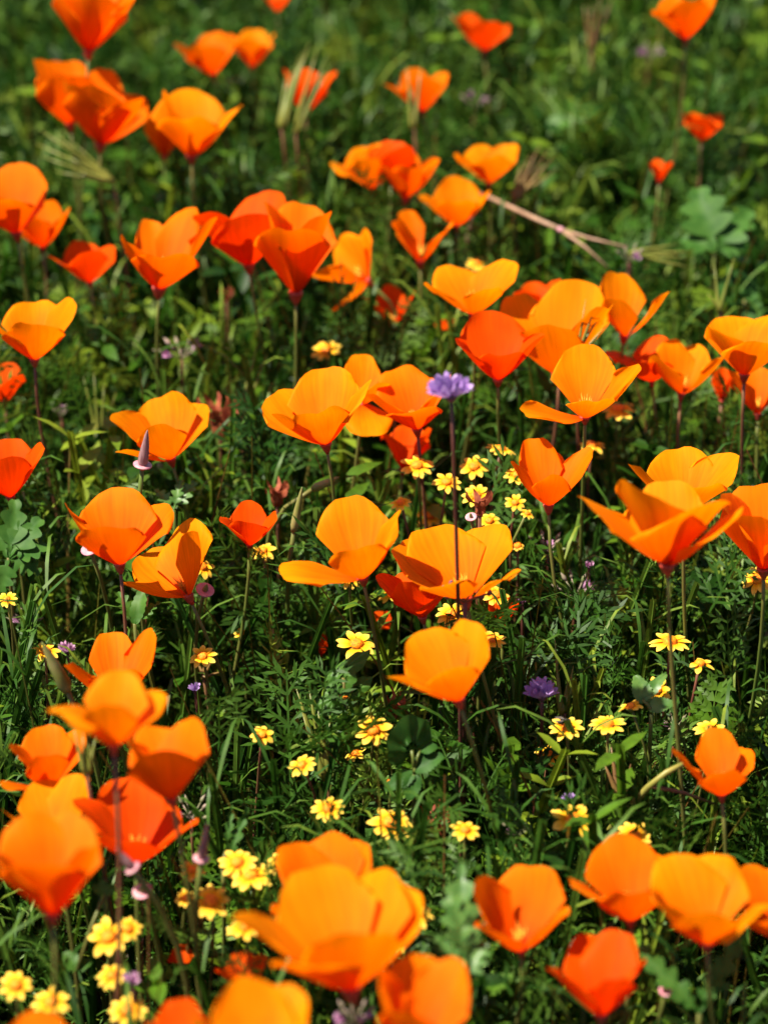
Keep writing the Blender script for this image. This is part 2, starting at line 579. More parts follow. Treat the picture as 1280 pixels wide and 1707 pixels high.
def build_stuff(name, label, maker, nvar, pts, size, mat, tilt=0.25, z0=0.0, zspread=0.0, tint_pow=1.0):
    tms = [maker() for _ in range(nvar)]
    n = len(pts)
    which = rng.integers(0, nvar, n)
    VV, FF, TT = [], [], []
    off = 0
    for k in range(nvar):
        idx = np.where(which == k)[0]
        if len(idx) == 0:
            continue
        v, f = tms[k]
        m = len(idx)
        s = size[0] + (size[1] - size[0]) * rng.random(m)
        az = rng.random(m) * 2 * np.pi
        ta = rng.normal(0, tilt, m)
        tb = rng.normal(0, tilt, m)
        ca, sa = np.cos(az), np.sin(az)
        Rz = np.zeros((m, 3, 3)); Rz[:, 0, 0] = ca; Rz[:, 0, 1] = -sa; Rz[:, 1, 0] = sa; Rz[:, 1, 1] = ca; Rz[:, 2, 2] = 1
        Rx = np.zeros((m, 3, 3)); Rx[:, 0, 0] = 1; Rx[:, 1, 1] = np.cos(ta); Rx[:, 1, 2] = -np.sin(ta); Rx[:, 2, 1] = np.sin(ta); Rx[:, 2, 2] = np.cos(ta)
        Ry = np.zeros((m, 3, 3)); Ry[:, 1, 1] = 1; Ry[:, 0, 0] = np.cos(tb); Ry[:, 0, 2] = np.sin(tb); Ry[:, 2, 0] = -np.sin(tb); Ry[:, 2, 2] = np.cos(tb)
        R = (Ry @ Rx @ Rz) * s[:, None, None]
        W = np.einsum('mij,vj->mvi', R, v)
        W[:, :, 0] += pts[idx, 0][:, None]
        W[:, :, 1] += pts[idx, 1][:, None]
        W[:, :, 2] += (z0 + zspread * rng.random(m))[:, None]
        F = f[None] + (off + np.arange(m) * len(v))[:, None, None]
        off += m * len(v)
        VV.append(W.reshape(-1, 3)); FF.append(F.reshape(-1, 3))
        TT.append(np.repeat(rng.random(m) ** tint_pow, len(v)))
    V = np.concatenate(VV).astype(np.float32); F = np.concatenate(FF).astype(np.int32); T = np.concatenate(TT).astype(np.float32)
    me = bpy.data.meshes.new(name)
    me.vertices.add(len(V)); me.vertices.foreach_set("co", V.ravel())
    me.loops.add(len(F) * 3); me.loops.foreach_set("vertex_index", F.ravel())
    me.polygons.add(len(F)); me.polygons.foreach_set("loop_start", np.arange(len(F), dtype=np.int32) * 3)
    me.update(calc_edges=True)
    a = me.attributes.new("tint", 'FLOAT', 'POINT'); a.data.foreach_set("value", T)
    me.materials.append(mat)
    o = bpy.data.objects.new(name, me); COL.objects.link(o)
    o["kind"] = "stuff"; o["label"] = label; o["category"] = "ground cover"
    return o

G_MIX = [(0.0, (0.008, 0.034, 0.002)), (0.4, (0.024, 0.076, 0.003)), (0.75, (0.062, 0.130, 0.006)), (1.0, (0.150, 0.205, 0.012))]
G_FEA = [(0.0, (0.011, 0.043, 0.004)), (0.5, (0.034, 0.090, 0.008)), (0.85, (0.074, 0.138, 0.016)), (1.0, (0.145, 0.195, 0.016))]
G_DRY = [(0.0, (0.045, 0.065, 0.006)), (0.45, (0.110, 0.105, 0.012)), (0.8, (0.145, 0.085, 0.018)), (1.0, (0.16, 0.045, 0.022))]
F_MIX = foliage_mat("foliage_mix", G_MIX)
F_FEA = foliage_mat("foliage_feathery", G_FEA, 0.5, 0.2, 0.34)
F_DRY = foliage_mat("thin_stems", G_DRY, 0.45, 0.3, 0.12)

def clumped(n, k, r):
    """leaves gathered into tufts"""
    c = in_region(k)
    return c[rng.integers(0, k, n)] + rng.normal(0, r, (n, 2))

def back_bias(n, p):
    """denser towards the far side of the field"""
    q = in_region(int(n * 3))
    keep = rng.random(len(q)) < ((q[:, 1] - 0.6) / 2.4) ** p
    return q[keep][:n]

build_stuff("grass", "thin green grass blades standing among the flowers", tm_grass, 8, in_region(4200), (0.08, 0.24), F_MIX, 0.22)
build_stuff("feathery_foliage", "finely cut feathery green leaves filling the meadow", tm_feather, 10, clumped(8600, 620, .022), (0.03, 0.075), F_FEA, 0.6, 0.0, 0.185)
build_stuff("ferny_foliage", "low ferny toothed leaves near the soil", tm_fern, 6, in_region(1900), (0.03, 0.06), F_MIX, 0.45, 0.01, 0.17)
build_stuff("leafy_sprigs", "upright leafy sprigs with small oval leaves", tm_sprig, 8, back_bias(2300, .6), (0.12, 0.23), F_MIX, 0.25)
build_stuff("narrow_leaf_herbs", "slender herbs with narrow paired leaves", tm_linear, 8, in_region(5000), (0.13, 0.235), F_FEA, 0.15)
build_stuff("low_round_leaves", "rounded crinkled leaves low on the ground", tm_round, 5, in_region(3200), (0.006, 0.013), F_MIX, 0.45, 0.0, 0.16)
build_stuff("bare_stems", "thin olive and reddish bare stalks", tm_needle, 6, in_region(3200), (0.13, 0.25), F_DRY, 0.16)

# the same undergrowth goes on left and right of the stretch in view (turned round so that the patches interlock)
for so in [o for o in COL.objects if o.name in ("grass", "leafy_sprigs", "narrow_leaf_herbs")]:
    for cx, cy in ((-0.99, 1.73), (0.99, 1.73)):
        c = so.copy()
        COL.objects.link(c)
        c.rotation_euler = (0, 0, pi)
        c.location = (cx, cy + 1.73, 0)

# ------------------------------------------------------------------ poppies
WUP = Vector((0, cos(PITCH), -sin(PITCH)))   # world up seen in (right, up, away) axes

def petal_mesh(base, d, axis, L, hw, belly, cup, seed, offset):
    """base: local start; d: unit direction; axis: flower axis; all in local metres"""
    r = random.Random(seed)
    nout = -(axis - d * axis.dot(d))
    if nout.length < 0.05:
        nout = Vector((0.2, -1, 0.1)) - d * d.dot(Vector((0.2, -1, 0.1)))
    nout.normalize()
    w = nout.cross(d).normalized()
    nu, nv = 15, 13
    ph = [r.uniform(0, 6.28) for _ in range(6)]
    am = [r.uniform(0.3, 1.0) for _ in range(6)]
    skew = r.uniform(-0.10, 0.10)
    notch = r.uniform(0.0, 0.05)
    flare = r.uniform(-0.02, 0.15)
    verts, uvs, faces = [], [], []
    for j in range(nv):
        v = j / (nv - 1)
        g = 0.07 + 0.93 * (1 - (1 - min(v / 0.82, 1.0)) ** 1.45)
        if v > 0.82:
            g *= 1 - 0.10 * ((v - 0.82) / 0.18) ** 2
        for i in range(nu):
            u = -1 + 2 * i / (nu - 1)
            uu = sin(u * pi / 2 * 0.93) / sin(pi / 2 * 0.93)
            roundk = 0.50 * (1 - sqrt(max(0.0, 1 - (0.985 * uu) ** 2)))
            edge = 0.024 * am[0] * sin(3.1 * u + ph[0]) + 0.016 * am[1] * sin(7.3 * u + ph[1]) + 0.006 * sin(15 * u + ph[2])
            edge -= notch * math.exp(-(u * 4) ** 2)
            y = v * (1 - roundk * v ** 1.3) + edge * v ** 4 + skew * u * v * v * 0.6
            x = uu * hw * g
            # outwards profile: belly then slight flare at the lip
            z = belly * 4.6 * v ** 0.75 * (1 - v) ** 1.1 * L + flare * L * v ** 4
            # transverse cupping (edges turn in towards the axis)
            z -= cup * (1.5 - 0.75 * v) * (uu ** 2) * hw * g
            # soft pleats and lip ripple
            z += L * (0.010 * am[2] * sin(6 * u + ph[3]) * v + 0.038 * am[3] * sin(4.0 * u + ph[4]) * v ** 3 + 0.014 * am[4] * sin(10 * u + ph[5]) * v ** 4)
            p = base + d * (y * L) + w * x + nout * (z + offset)
            verts.append(p)
            uvs.append(((u + 1) / 2, v))
    for j in range(nv - 1):
        for i in range(nu - 1):
            a = j * nu + i
            faces.append((a, a + 1, a + nu + 1, a + nu))
    return verts, faces, uvs

POPPY_GROUP = "orange poppies in the meadow"
poppy_seed = 100

def poppy(label, base, tips, tone='orange', h=None, Lm=0.040, ws=1.0, belly=0.056, cup=None, lean=None, up=0.35, rim=True):
    """base and petal tips are photo pixels; tips: (x, y, 'b' away / 'f' towards the lens[, width factor[, belly]])"""
    global poppy_seed
    poppy_seed += 17
    r = random.Random(poppy_seed)
    bx, by = base
    dmax = max(sqrt((t[0] - bx) ** 2 + (t[1] - by) ** 2) for t in tips)
    Lpx = dmax * 1.04
    if h is None:
        rd = ray(bx, by)
        D = FPX * Lm / Lpx
        h = CAM.z + rd.z * D
        h = min(max(h, 0.228), 0.264)
    B = at_h(bx, by, h)
    D = depth_of(B)
    L = Lpx * D / FPX
    dirs = []
    for t in tips:
        dx, dy = (t[0] - bx) / Lpx, (by - t[1]) / Lpx
        q = max(0.0, 1 - dx * dx - dy * dy)
        dz = sqrt(q) * (1 if t[2] == 'b' else -1)
        dirs.append(Vector((dx, dy, dz)).normalized())
    ax = WUP * up
    for q in dirs:
        ax = ax + q / len(dirs)
    ax.normalize()
    axis = cam_vec(*ax)
    # stem foot on the ground
    if lean is None:
        lean = (r.uniform(-0.035, 0.035), r.uniform(-0.03, 0.045))
    foot = Vector((B.x + lean[0], B.y + lean[1], 0.0))
    root = thing("poppy", foot, label, "poppy", POPPY_GROUP)
    lb = B - foot
    for k, (t, q) in enumerate(zip(tips, dirs)):
        d = cam_vec(*q).normalized()
        wf = t[3] if len(t) > 3 else 1.0
        be = t[4] if len(t) > 4 else belly
        tilt = math.acos(max(-1, min(1, d.dot(axis))))
        c = cup if cup is not None else min(0.42, max(0.10, 0.15 / max(0.2, sin(tilt))))
        Lk = L * (1.0 if wf > 0.5 else 0.97)
        v, f, uv = petal_mesh(lb - d * 0.0006, d, axis, Lk, 0.415 * ws * wf * L, be, c, poppy_seed * 31 + k, 0.0004 * (k % 2))
        mesh_obj("petal", v, f, M[tone], root, uv)
    # stem
    p3 = lb - axis * 0.003
    path = bez(Vector((0, 0, -0.004)), Vector((r.uniform(-.01, .01), r.uniform(-.01, .01), h * 0.45)), p3 - axis * (h * 0.30), p3, 12)
    n = len(path)
    tube_obj("stem", path, [0.0014 - 0.0005 * i / (n - 1) for i in range(n)], M['stem'] if r.random() < 0.85 else M['redstem'], root, 6)
    # receptacle: flaring cone with a rim
    s = L / 0.04
    v, f = lathe_data(lb, axis, [(-0.0050 * s, 0.0009), (-0.0030 * s, 0.0018 * s), (-0.0008 * s, 0.0026 * s), (-0.0002 * s, 0.0030 * s), (0.0004 * s, 0.0029 * s), (0.0007 * s, 0.0022 * s)], 12)
    rec = mesh_obj("receptacle", v, f, M['rim'], root)
    # stamens
    vs, fs = [], []
    for k in range(16):
        a = k * 2.399
        e1 = axis.cross(Vector((0.3, 0.2, 0.9))).normalized()
        e2 = axis.cross(e1)
        dd = (axis + (e1 * cos(a) + e2 * sin(a)) * r.uniform(0.1, 0.42)).normalized()
        ln_ = L * r.uniform(0.22, 0.34)
        sd = dd.cross(Vector((0.1, 0.9, 0.3))).normalized() * 0.0006 * s
        s2 = dd.cross(sd).normalized() * 0.0006 * s
        b0 = len(vs)
        m1 = lb + dd * ln_ * 0.55
        e = lb + dd * ln_
        vs += [lb, m1 + sd * 0.6, m1 - sd * 0.3 + s2 * .6, m1 - sd * 0.3 - s2 * .6, e + sd * 0.4]
        fs += [(b0, b0 + 1, b0 + 2), (b0, b0 + 2, b0 + 3), (b0, b0 + 3, b0 + 1), (b0 + 4, b0 + 2, b0 + 1), (b0 + 4, b0 + 3, b0 + 2), (b0 + 4, b0 + 1, b0 + 3)]
    mesh_obj("stamens", vs, fs, M['stamen'], rec)
    return root

P = poppy
# --- far rows
P("large tall orange funnel poppy rising behind a pair of overlapping orange poppies", (148, 85), [(92, -12, 'f'), (232, -8, 'f'), (165, -32, 'b'), (150, -8, 'f', 1.15)], 'orange', h=0.31)
P("orange poppy with a flat side petal, the rear one of an overlapping pair", (118, 207), [(72, 108, 'f', 1.1), (100, 88, 'b'), (148, 112, 'b', .7), (120, 140, 'f')], 'orange')
P("orange poppy with a red-shaded petal, the front one of an overlapping pair", (168, 240), [(130, 150, 'f', .9), (168, 103, 'b', .7), (214, 138, 'b', .9), (238, 172, 'f', .7), (165, 165, 'f')], 'orange')
P("wide poppy with a golden right petal, its stem straight below", (320, 260), [(305, 135, 'b', 1.15), (397, 185, 'f', 1.0), (275, 165, 'f', .8), (318, 195, 'f', 1.0)], 'gold')
P("small half-closed poppy pressed to the left side of a golden one", (274, 259), [(255, 172, 'b', .6), (280, 185, 'b', .7), (303, 203, 'f', .7), (262, 200, 'f', .6)], 'orange')
P("orange cup-shaped poppy touching a smaller round one in the far row", (356, 124), [(294, 76, 'f'), (350, 45, 'b'), (376, 45, 'b', .9), (338, 82, 'f')], 'orange')
P("small round golden poppy beside a cup-shaped one in the far row", (421, 111), [(388, 62, 'f', .9), (425, 38, 'b'), (452, 60, 'f', .9), (420, 70, 'f')], 'gold')
P("tiny red orange poppy alone behind the cup-shaped one and its round neighbour", (462, 18), [(440, -8, 'f'), (465, -18, 'b'), (476, -4, 'f')], 'deep')
P("red orange poppy standing behind green storksbill beaks", (510, 186), [(472, 120, 'f', .9), (510, 106, 'b'), (551, 116, 'f', .9), (515, 140, 'f')], 'deep')
P("far orange poppy with a notched top crossed by two thin green spikes", (705, 184), [(646, 135, 'f', .9), (682, 106, 'b', .8), (733, 108, 'b', .8), (700, 130, 'f')], 'orange')
P("small red orange poppy with two pointed petals, alone beyond the notched poppy", (806, 83), [(753, 24, 'f', .9), (775, 14, 'b', .7), (840, 26, 'b', .8), (808, 45, 'f')], 'deep')
P("tall orange star-like poppy standing behind the rosy storksbill head", (1142, 64), [(1088, 22, 'f', .7), (1128, -20, 'b'), (1190, -12, 'f', .9), (1145, 10, 'f')], 'orange', h=0.30)
P("small lone orange poppy standing beyond the big lobed leaves", (1168, 234), [(1137, 190, 'f'), (1165, 178, 'b'), (1200, 184, 'b', .9), (1165, 200, 'f')], 'deep', Lm=.03)
P("shrivelled dull orange poppy, the tiny one nearest the small lone poppy", (1098, 302), [(1082, 268, 'f', .7), (1098, 258, 'b', .7), (1112, 270, 'f', .7)], 'deep', Lm=.024)
P("golden wide poppy touching two redder ones behind the dry twig", (620, 313), [(554, 264, 'f', 1.0), (600, 233, 'b'), (632, 232, 'b', .8), (668, 262, 'f', .9), (615, 272, 'f')], 'gold')
P("red-edged poppy peeping from behind the golden trio poppy", (652, 300), [(630, 236, 'b'), (655, 224, 'b'), (672, 245, 'f')], 'deep', h=.24)
P("orange poppy in the middle of a trio, with a narrow upright petal", (676, 332), [(644, 278, 'f', .9), (685, 240, 'b', .6), (732, 268, 'f', .8), (680, 285, 'f', .8)], 'orange')
P("golden bowl-shaped poppy just behind the tip of the dry twig", (815, 304), [(764, 252, 'f', .9), (795, 231, 'b'), (855, 232, 'b', 1.0), (818, 262, 'f')], 'gold')
P("golden poppy touching the end of the dry tan twig", (762, 375), [(700, 322, 'f', .8), (762, 289, 'b', 1.1), (819, 325, 'f', .9), (760, 330, 'f')], 'gold')
P("narrow orange poppy with a V-shaped opening under the golden one", (700, 436), [(672, 340, 'b', .6), (744, 368, 'f', .5), (664, 362, 'f', .5)], 'orange', up=.2)
# --- left side
P("orange poppy with a narrow finger-like petal, behind one with folded petals", (28, 388), [(-30, 310, 'f'), (18, 259, 'b', 1.0), (62, 284, 'b', .42), (5, 325, 'f')], 'orange')
P("orange poppy with folded yellow-edged petals before the finger-petalled one", (72, 412), [(8, 355, 'f', .9), (75, 326, 'b', .9), (121, 352, 'f', .8), (50, 352, 'f')], 'orange')
P("small closed red orange cup near the crown-like poppy, alone on its stem", (150, 471), [(90, 420, 'f'), (130, 392, 'b'), (180, 400, 'b', .9), (150, 415, 'f')], 'deep')
P("orange poppy with separate spread petals, like a crown", (266, 480), [(240, 346, 'b', .46), (310, 322, 'b', .52), (370, 362, 'f', .34), (224, 396, 'f', .4), (296, 418, 'f', .8)], 'orange', up=.5)
P("shaded red poppy behind the tall one beside the crown-shaped poppy", (415, 441), [(345, 352, 'f', .9), (385, 345, 'b', .8), (440, 300, 'b', .9), (420, 372, 'f')], 'deep')
P("tall upright poppy with closed ribbed petals", (493, 488), [(448, 336, 'f', .8), (500, 322, 'b', .9), (536, 352, 'f', .75), (485, 370, 'f', .9)], 'orange')
P("golden poppy tipped on its side against the tall ribbed one", (612, 468), [(512, 452, 'f', 1.0), (555, 392, 'b', .9), (597, 374, 'b', .7), (558, 518, 'f', .8)], 'gold', up=.1, cup=.25)
P("golden wide poppy on a dark stem beyond the blood orange one", (58, 598), [(0, 533, 'f', .8), (52, 482, 'b', 1.05), (126, 496, 'f', .85), (70, 545, 'f')], 'gold')
P("small low red poppy between the golden wide and the blood orange ones", (8, 672), [(-22, 610, 'f'), (8, 600, 'b'), (28, 622, 'f')], 'deep', h=.2)
P("blood orange poppy with a lit centre above pale lobed leaves", (18, 828), [(-55, 760, 'f'), (-5, 722, 'b', 1.1), (76, 738, 'f', .9), (15, 762, 'f', 1.0)], 'deep')
P("bowl-shaped orange poppy behind the plum-coloured pod", (285, 765), [(193, 684, 'f', 1.0), (262, 650, 'b', 1.1), (322, 658, 'b', .9), (206, 742, 'f', .5), (270, 715, 'f', .8)], 'gold', up=.5)
P("broad fan-shaped orange poppy overlapping the horizontal-petal one", (200, 940), [(110, 845, 'f', 1.0), (192, 802, 'b', 1.1), (264, 826, 'b', .9), (185, 868, 'f', 1.0)], 'orange')
P("golden orange poppy with one horizontal petal in front of the fan-shaped one", (314, 993), [(296, 864, 'b', 1.1), (235, 915, 'b', 1.0), (206, 970, 'f', .5), (324, 880, 'f', .6)], 'gold', up=.2)
P("small rounded deep orange poppy between the fan-shaped and the wing-petalled ones", (416, 908), [(377, 858, 'f'), (412, 832, 'b'), (467, 856, 'f', .9), (415, 865, 'f')], 'deep')
# --- centre
P("big golden poppy with long sweeping left petal and dark pink base", (543, 740), [(450, 646, 'b', 1.0), (540, 602, 'b', 1.1), (458, 690, 'f', .45), (606, 632, 'f', .85), (530, 680, 'f', .9)], 'gold')
P("golden poppy with a red-throated back petal behind the big centre one", (604, 672), [(604, 582, 'b', .85), (568, 615, 'b', .8), (622, 724, 'f', 1.1, .0), (642, 632, 'f', .6)], 'gold', h=.245)
P("orange poppy with sharply shaded inner petals beside the violet flower", (695, 715), [(622, 655, 'f', .9), (660, 598, 'b', 1.0), (738, 620, 'f', .8), (700, 608, 'b', .8), (685, 670, 'f', .9)], 'orange')
P("dark red shaded poppy hidden below the one beside the violet flower", (672, 782), [(645, 708, 'f', 1.1), (690, 700, 'b', 1.0), (722, 712, 'f', .9)], 'deep', h=.19)
P("small orange poppy half hidden by feathery leaves behind the centre", (655, 542), [(610, 490, 'f', .8), (652, 466, 'b', .8), (690, 484, 'f', .7)], 'deep', h=.2)
P("open golden poppy with two raised petals and a pointed left wing", (788, 522), [(708, 470, 'f', .5), (745, 420, 'b', .85), (848, 416, 'b', .85), (812, 478, 'f', .7)], 'gold')
P("glowing red orange bowl-shaped poppy below the pointed-wing one", (830, 632), [(764, 572, 'f', .7), (822, 512, 'b', 1.15), (896, 560, 'f', .8), (835, 575, 'f', .8)], 'deep')
P("shaded red petal tips of a poppy behind two golden ones", (905, 520), [(880, 466, 'b'), (925, 458, 'b'), (860, 480, 'f')], 'deep', h=.22)
P("tall golden poppy with two big upright petals and a red base", (932, 624), [(865, 478, 'b', .85), (965, 456, 'b', .95), (1003, 500, 'f', .7), (895, 545, 'f', .85)], 'gold', h=.24)
P("golden poppy with one flat petal up and one curved to the right", (1040, 560), [(1033, 445, 'b', .85), (1112, 484, 'f', .42), (1015, 500, 'f', .7)], 'gold', up=.25)
P("sharp golden poppy with three wing-like petals on a thin red stem", (975, 694), [(972, 566, 'b', 1.0), (868, 682, 'f', .62), (1063, 612, 'f', .58), (985, 655, 'f', .8)], 'gold', up=.5, h=.272, lean=(0.004, 0.01))
P("red orange poppy half behind the crumpled pale one", (1086, 634), [(1020, 570, 'b', .9), (1094, 548, 'b', .9), (1130, 570, 'b', .7), (1070, 600, 'f')], 'deep')
P("crumpled pale golden poppy on a bare pink receptacle ring", (1135, 656), [(1088, 592, 'f', .9), (1122, 558, 'b', .9), (1168, 566, 'b', .9), (1205, 592, 'f', .7)], 'gold', up=.3)
P("golden cupped poppy overlapping the crumpled pale one", (1240, 624), [(1188, 535, 'f', .9), (1232, 508, 'b', 1.1), (1296, 512, 'b'), (1250, 560, 'f')], 'gold')
P("orange poppy low beneath the golden cupped poppy", (1262, 690), [(1215, 612, 'f', .9), (1255, 600, 'b'), (1310, 610, 'f')], 'orange', h=.22)
P("narrow red folded poppy hanging beside the crumpled pale one", (1202, 668), [(1192, 618, 'f', .6), (1205, 608, 'b', .7), (1216, 620, 'f', .6)], 'deep', h=.2, Lm=.02)
P("upright tulip-like orange poppy with a narrow twisted left petal", (914, 842), [(846, 765, 'f', .22), (892, 722, 'b', .7), (922, 745, 'b', .6), (986, 736, 'b', .55), (915, 785, 'f', .6)], 'orange', up=.3)
P("golden poppy with two round raised petals behind the big golden bowl", (1140, 850), [(1045, 775, 'f', .9), (1138, 730, 'b', 1.0), (1225, 745, 'b', .85), (1150, 790, 'f')], 'gold', h=.275)
P("big golden bowl of a poppy with a pointed left petal", (1112, 940), [(968, 812, 'f', .42), (1058, 802, 'f', 1.1), (1120, 800, 'b', .9), (1202, 842, 'f', .85), (1140, 822, 'f', 1.15)], 'gold', h=.315)
P("broad orange poppy beside the big golden bowl, over a yellow daisy", (1272, 948), [(1203, 818, 'f', .95), (1262, 792, 'b'), (1325, 840, 'f'), (1240, 850, 'f')], 'orange')
P("golden poppy with a tall back petal and a long flat left wing", (604, 962), [(580, 820, 'b', 1.05), (470, 932, 'f', .62), (652, 846, 'f', .6), (595, 910, 'f', .8)], 'gold', up=.45)
P("red pointed poppy bud-like cup hanging before the butterfly-shaped poppy", (704, 1028), [(628, 955, 'f', .8), (678, 944, 'b'), (733, 972, 'f', .9), (690, 962, 'f')], 'deep', up=.3)
P("butterfly-shaped golden poppy crossed by the violet flower's dark stem", (776, 998), [(652, 902, 'b', .95), (718, 866, 'b', 1.05), (812, 862, 'b', .95), (850, 928, 'f', .4), (722, 948, 'f', .75)], 'gold', up=.2, h=.258)
P("golden poppy cup below the dark stem, its petals closed like a shell", (764, 1167), [(650, 1112, 'f', .7), (700, 1046, 'b', 1.05), (785, 1032, 'b', .9), (740, 1090, 'f', .8)], 'gold', h=.272)
P("shaded orange poppy low behind the daisies under the butterfly-shaped one", (836, 1050), [(812, 1000, 'f'), (832, 988, 'b'), (852, 1000, 'f')], 'deep', h=.19)
P("tiny dark red closed poppy deep in shade beside a lone daisy", (535, 1092), [(518, 1060, 'f', .8), (532, 1052, 'b', .8), (545, 1066, 'f', .8)], 'deep', h=.14)
P("dark red poppy low in the shade right of the shell-like one", (968, 1104), [(950, 1078, 'f'), (965, 1070, 'b'), (985, 1080, 'f')], 'deep', h=.14)
# --- near left
P("orange poppy with three spread fingers above the yellow-lipped one", (195, 1168), [(122, 1098, 'f', .55), (182, 1046, 'b', .75), (256, 1048, 'b', .55), (205, 1095, 'f', .8)], 'orange')
P("golden poppy with a bright yellow folded lip on the left", (190, 1243), [(100, 1165, 'f', .9, -.06), (195, 1112, 'b', 1.0), (256, 1140, 'b', .8), (185, 1165, 'f', .9)], 'gold', h=.325, lean=(-.018, -.012))
P("big orange cup-shaped poppy above the torn red one in the dense cluster", (287, 1332), [(212, 1215, 'f', .85), (245, 1205, 'b', .9), (314, 1195, 'b', .95), (270, 1235, 'f', 1.0)], 'orange', h=.285)
P("orange poppy with a small folded side petal in the dense cluster", (85, 1312), [(30, 1232, 'f', .9), (66, 1204, 'b', 1.0), (120, 1212, 'b', .8), (8, 1288, 'f', .5), (90, 1250, 'f', .8)], 'orange')
P("golden poppy sandwiched directly behind the long bell-shaped one", (92, 1402), [(18, 1338, 'f', .85), (66, 1300, 'b', 1.0), (128, 1284, 'b', .85), (85, 1335, 'f', .9)], 'gold')
P("long bell-shaped orange poppy, the lowest of the dense cluster", (88, 1524), [(4, 1392, 'f', .9), (45, 1352, 'b', .95), (115, 1352, 'b', .9), (163, 1395, 'f', .7), (75, 1400, 'f', 1.0)], 'orange', up=.3, h=.29)
P("red orange poppy with a torn middle, crossed by a thin stem", (228, 1436), [(142, 1312, 'f', .9), (205, 1288, 'b', 1.0), (270, 1330, 'b', .8), (330, 1340, 'f', .35), (215, 1365, 'f', .8)], 'deep')
# --- near bottom
P("orange poppy behind the biggest golden one, its petals standing straight", (558, 1535), [(478, 1400, 'b', .85), (530, 1394, 'b', 1.0), (592, 1396, 'b', .75), (470, 1470, 'f', .7)], 'orange', h=.24)
P("biggest golden poppy with layered yellow petals", (585, 1648), [(400, 1500, 'f', .85), (510, 1447, 'b', .9), (608, 1455, 'b', .9), (672, 1482, 'b', .75), (495, 1535, 'f', .75), (592, 1508, 'f', .85)], 'gold', Lm=.047)
P("orange poppy with striped petals touching the biggest golden one", (690, 1760), [(622, 1604, 'f', .9), (705, 1588, 'b', .9), (762, 1602, 'b', .8), (804, 1688, 'f', .6), (680, 1650, 'f', .8)], 'orange', h=.27)
P("golden poppy in front of the biggest one, next to a red orange one", (425, 1800), [(345, 1668, 'f', .9), (420, 1634, 'b', 1.0), (488, 1642, 'b', .9), (430, 1690, 'f')], 'gold', h=.28)
P("red orange poppy beside the golden one in front of the biggest poppy", (300, 1760), [(262, 1690, 'f'), (296, 1662, 'b'), (332, 1685, 'f')], 'deep', h=.26)
P("orange poppy in front of two yellow daisies below the bell-shaped one", (58, 1795), [(-5, 1712, 'f'), (55, 1690, 'b', 1.2), (122, 1702, 'f')], 'orange', h=.28)
P("shaded red poppy low beneath the biggest golden poppy", (408, 1650), [(366, 1604, 'f'), (398, 1584, 'b'), (440, 1590, 'b', .9)], 'deep', h=.2)
P("orange half-closed poppy like a fist beside a green lobed sprig", (868, 1582), [(788, 1458, 'f', .85), (885, 1437, 'b', 1.05), (930, 1496, 'f', .75), (805, 1515, 'f', .7)], 'orange')
P("orange poppy with a pointed left petal below a yellow daisy", (1050, 1532), [(952, 1440, 'f', .75), (1030, 1390, 'b', 1.05), (1094, 1418, 'b', .8), (1045, 1462, 'f', .9)], 'orange')
P("broad golden heart-shaped poppy overlapping the pointed-petal one", (1178, 1572), [(1080, 1478, 'f', .9), (1130, 1418, 'b', 1.0), (1205, 1420, 'b', .9), (1246, 1480, 'f', .8), (1165, 1500, 'f', .9)], 'gold')
P("orange poppy half behind the heart-shaped one", (1292, 1562), [(1252, 1440, 'b', .9), (1312, 1440, 'b'), (1258, 1500, 'f', .7)], 'orange')
P("dark red poppy standing before the fist-like and heart-shaped ones", (1002, 1692), [(922, 1594, 'f', 1.0), (982, 1562, 'b', .8), (1030, 1547, 'b', .8), (1052, 1572, 'f', .6), (1020, 1600, 'f', .7)], 'deep')
P("star-like orange poppy with pointed petals beside the bent olive stem", (1202, 1324), [(1116, 1242, 'f', .7), (1196, 1210, 'b', .75), (1250, 1238, 'b', .7), (1190, 1268, 'f', .8)], 'orange')

# ------------------------------------------------------------------ goldfields daisies
def ray_mesh(seed):
    r = random.Random(seed)
    verts, faces, uvs = [], [], []
    nu, nv = 5, 7
    ph = r.uniform(0, 6)
    droop = r.uniform(0.02, 0.22)
    for j in range(nv):
        v = j / (nv - 1)
        w = 0.20 * (0.45 + 0.75 * sin(pi * min(1, v * 0.80 + 0.12))) * (1 if v < 0.95 else 0.75)
        for i in range(nu):
            u = -1 + 2 * i / (nu - 1)
            y = 0.30 + 0.70 * (v - 0.10 * u * u * v ** 3 - (0.035 if abs(u) < .1 and v > .9 else 0))
            z = -droop * v * v + 0.03 * abs(u) + 0.05 * v + 0.012 * sin(4 * u + ph)
            verts.append(Vector((u * w, y, z)))
            uvs.append(((u + 1) / 2, v))
    for j in range(nv - 1):
        for i in range(nu - 1):
            a = j * nu + i
            faces.append((a, a + 1, a + nu + 1, a + nu))
    me = bpy.data.meshes.new("ray")
    me.from_pydata([tuple(v) for v in verts], [], faces)
    lay = me.uv_layers.new(name="UVMap")
    for l in me.loops:
        lay.data[l.index].uv = uvs[l.vertex_index]
    me.polygons.foreach_set("use_smooth", [True] * len(me.polygons))
    me.materials.append(M['ray'])
    return me

RAYS = [ray_mesh(s) for s in (1, 2, 3, 4, 5)]

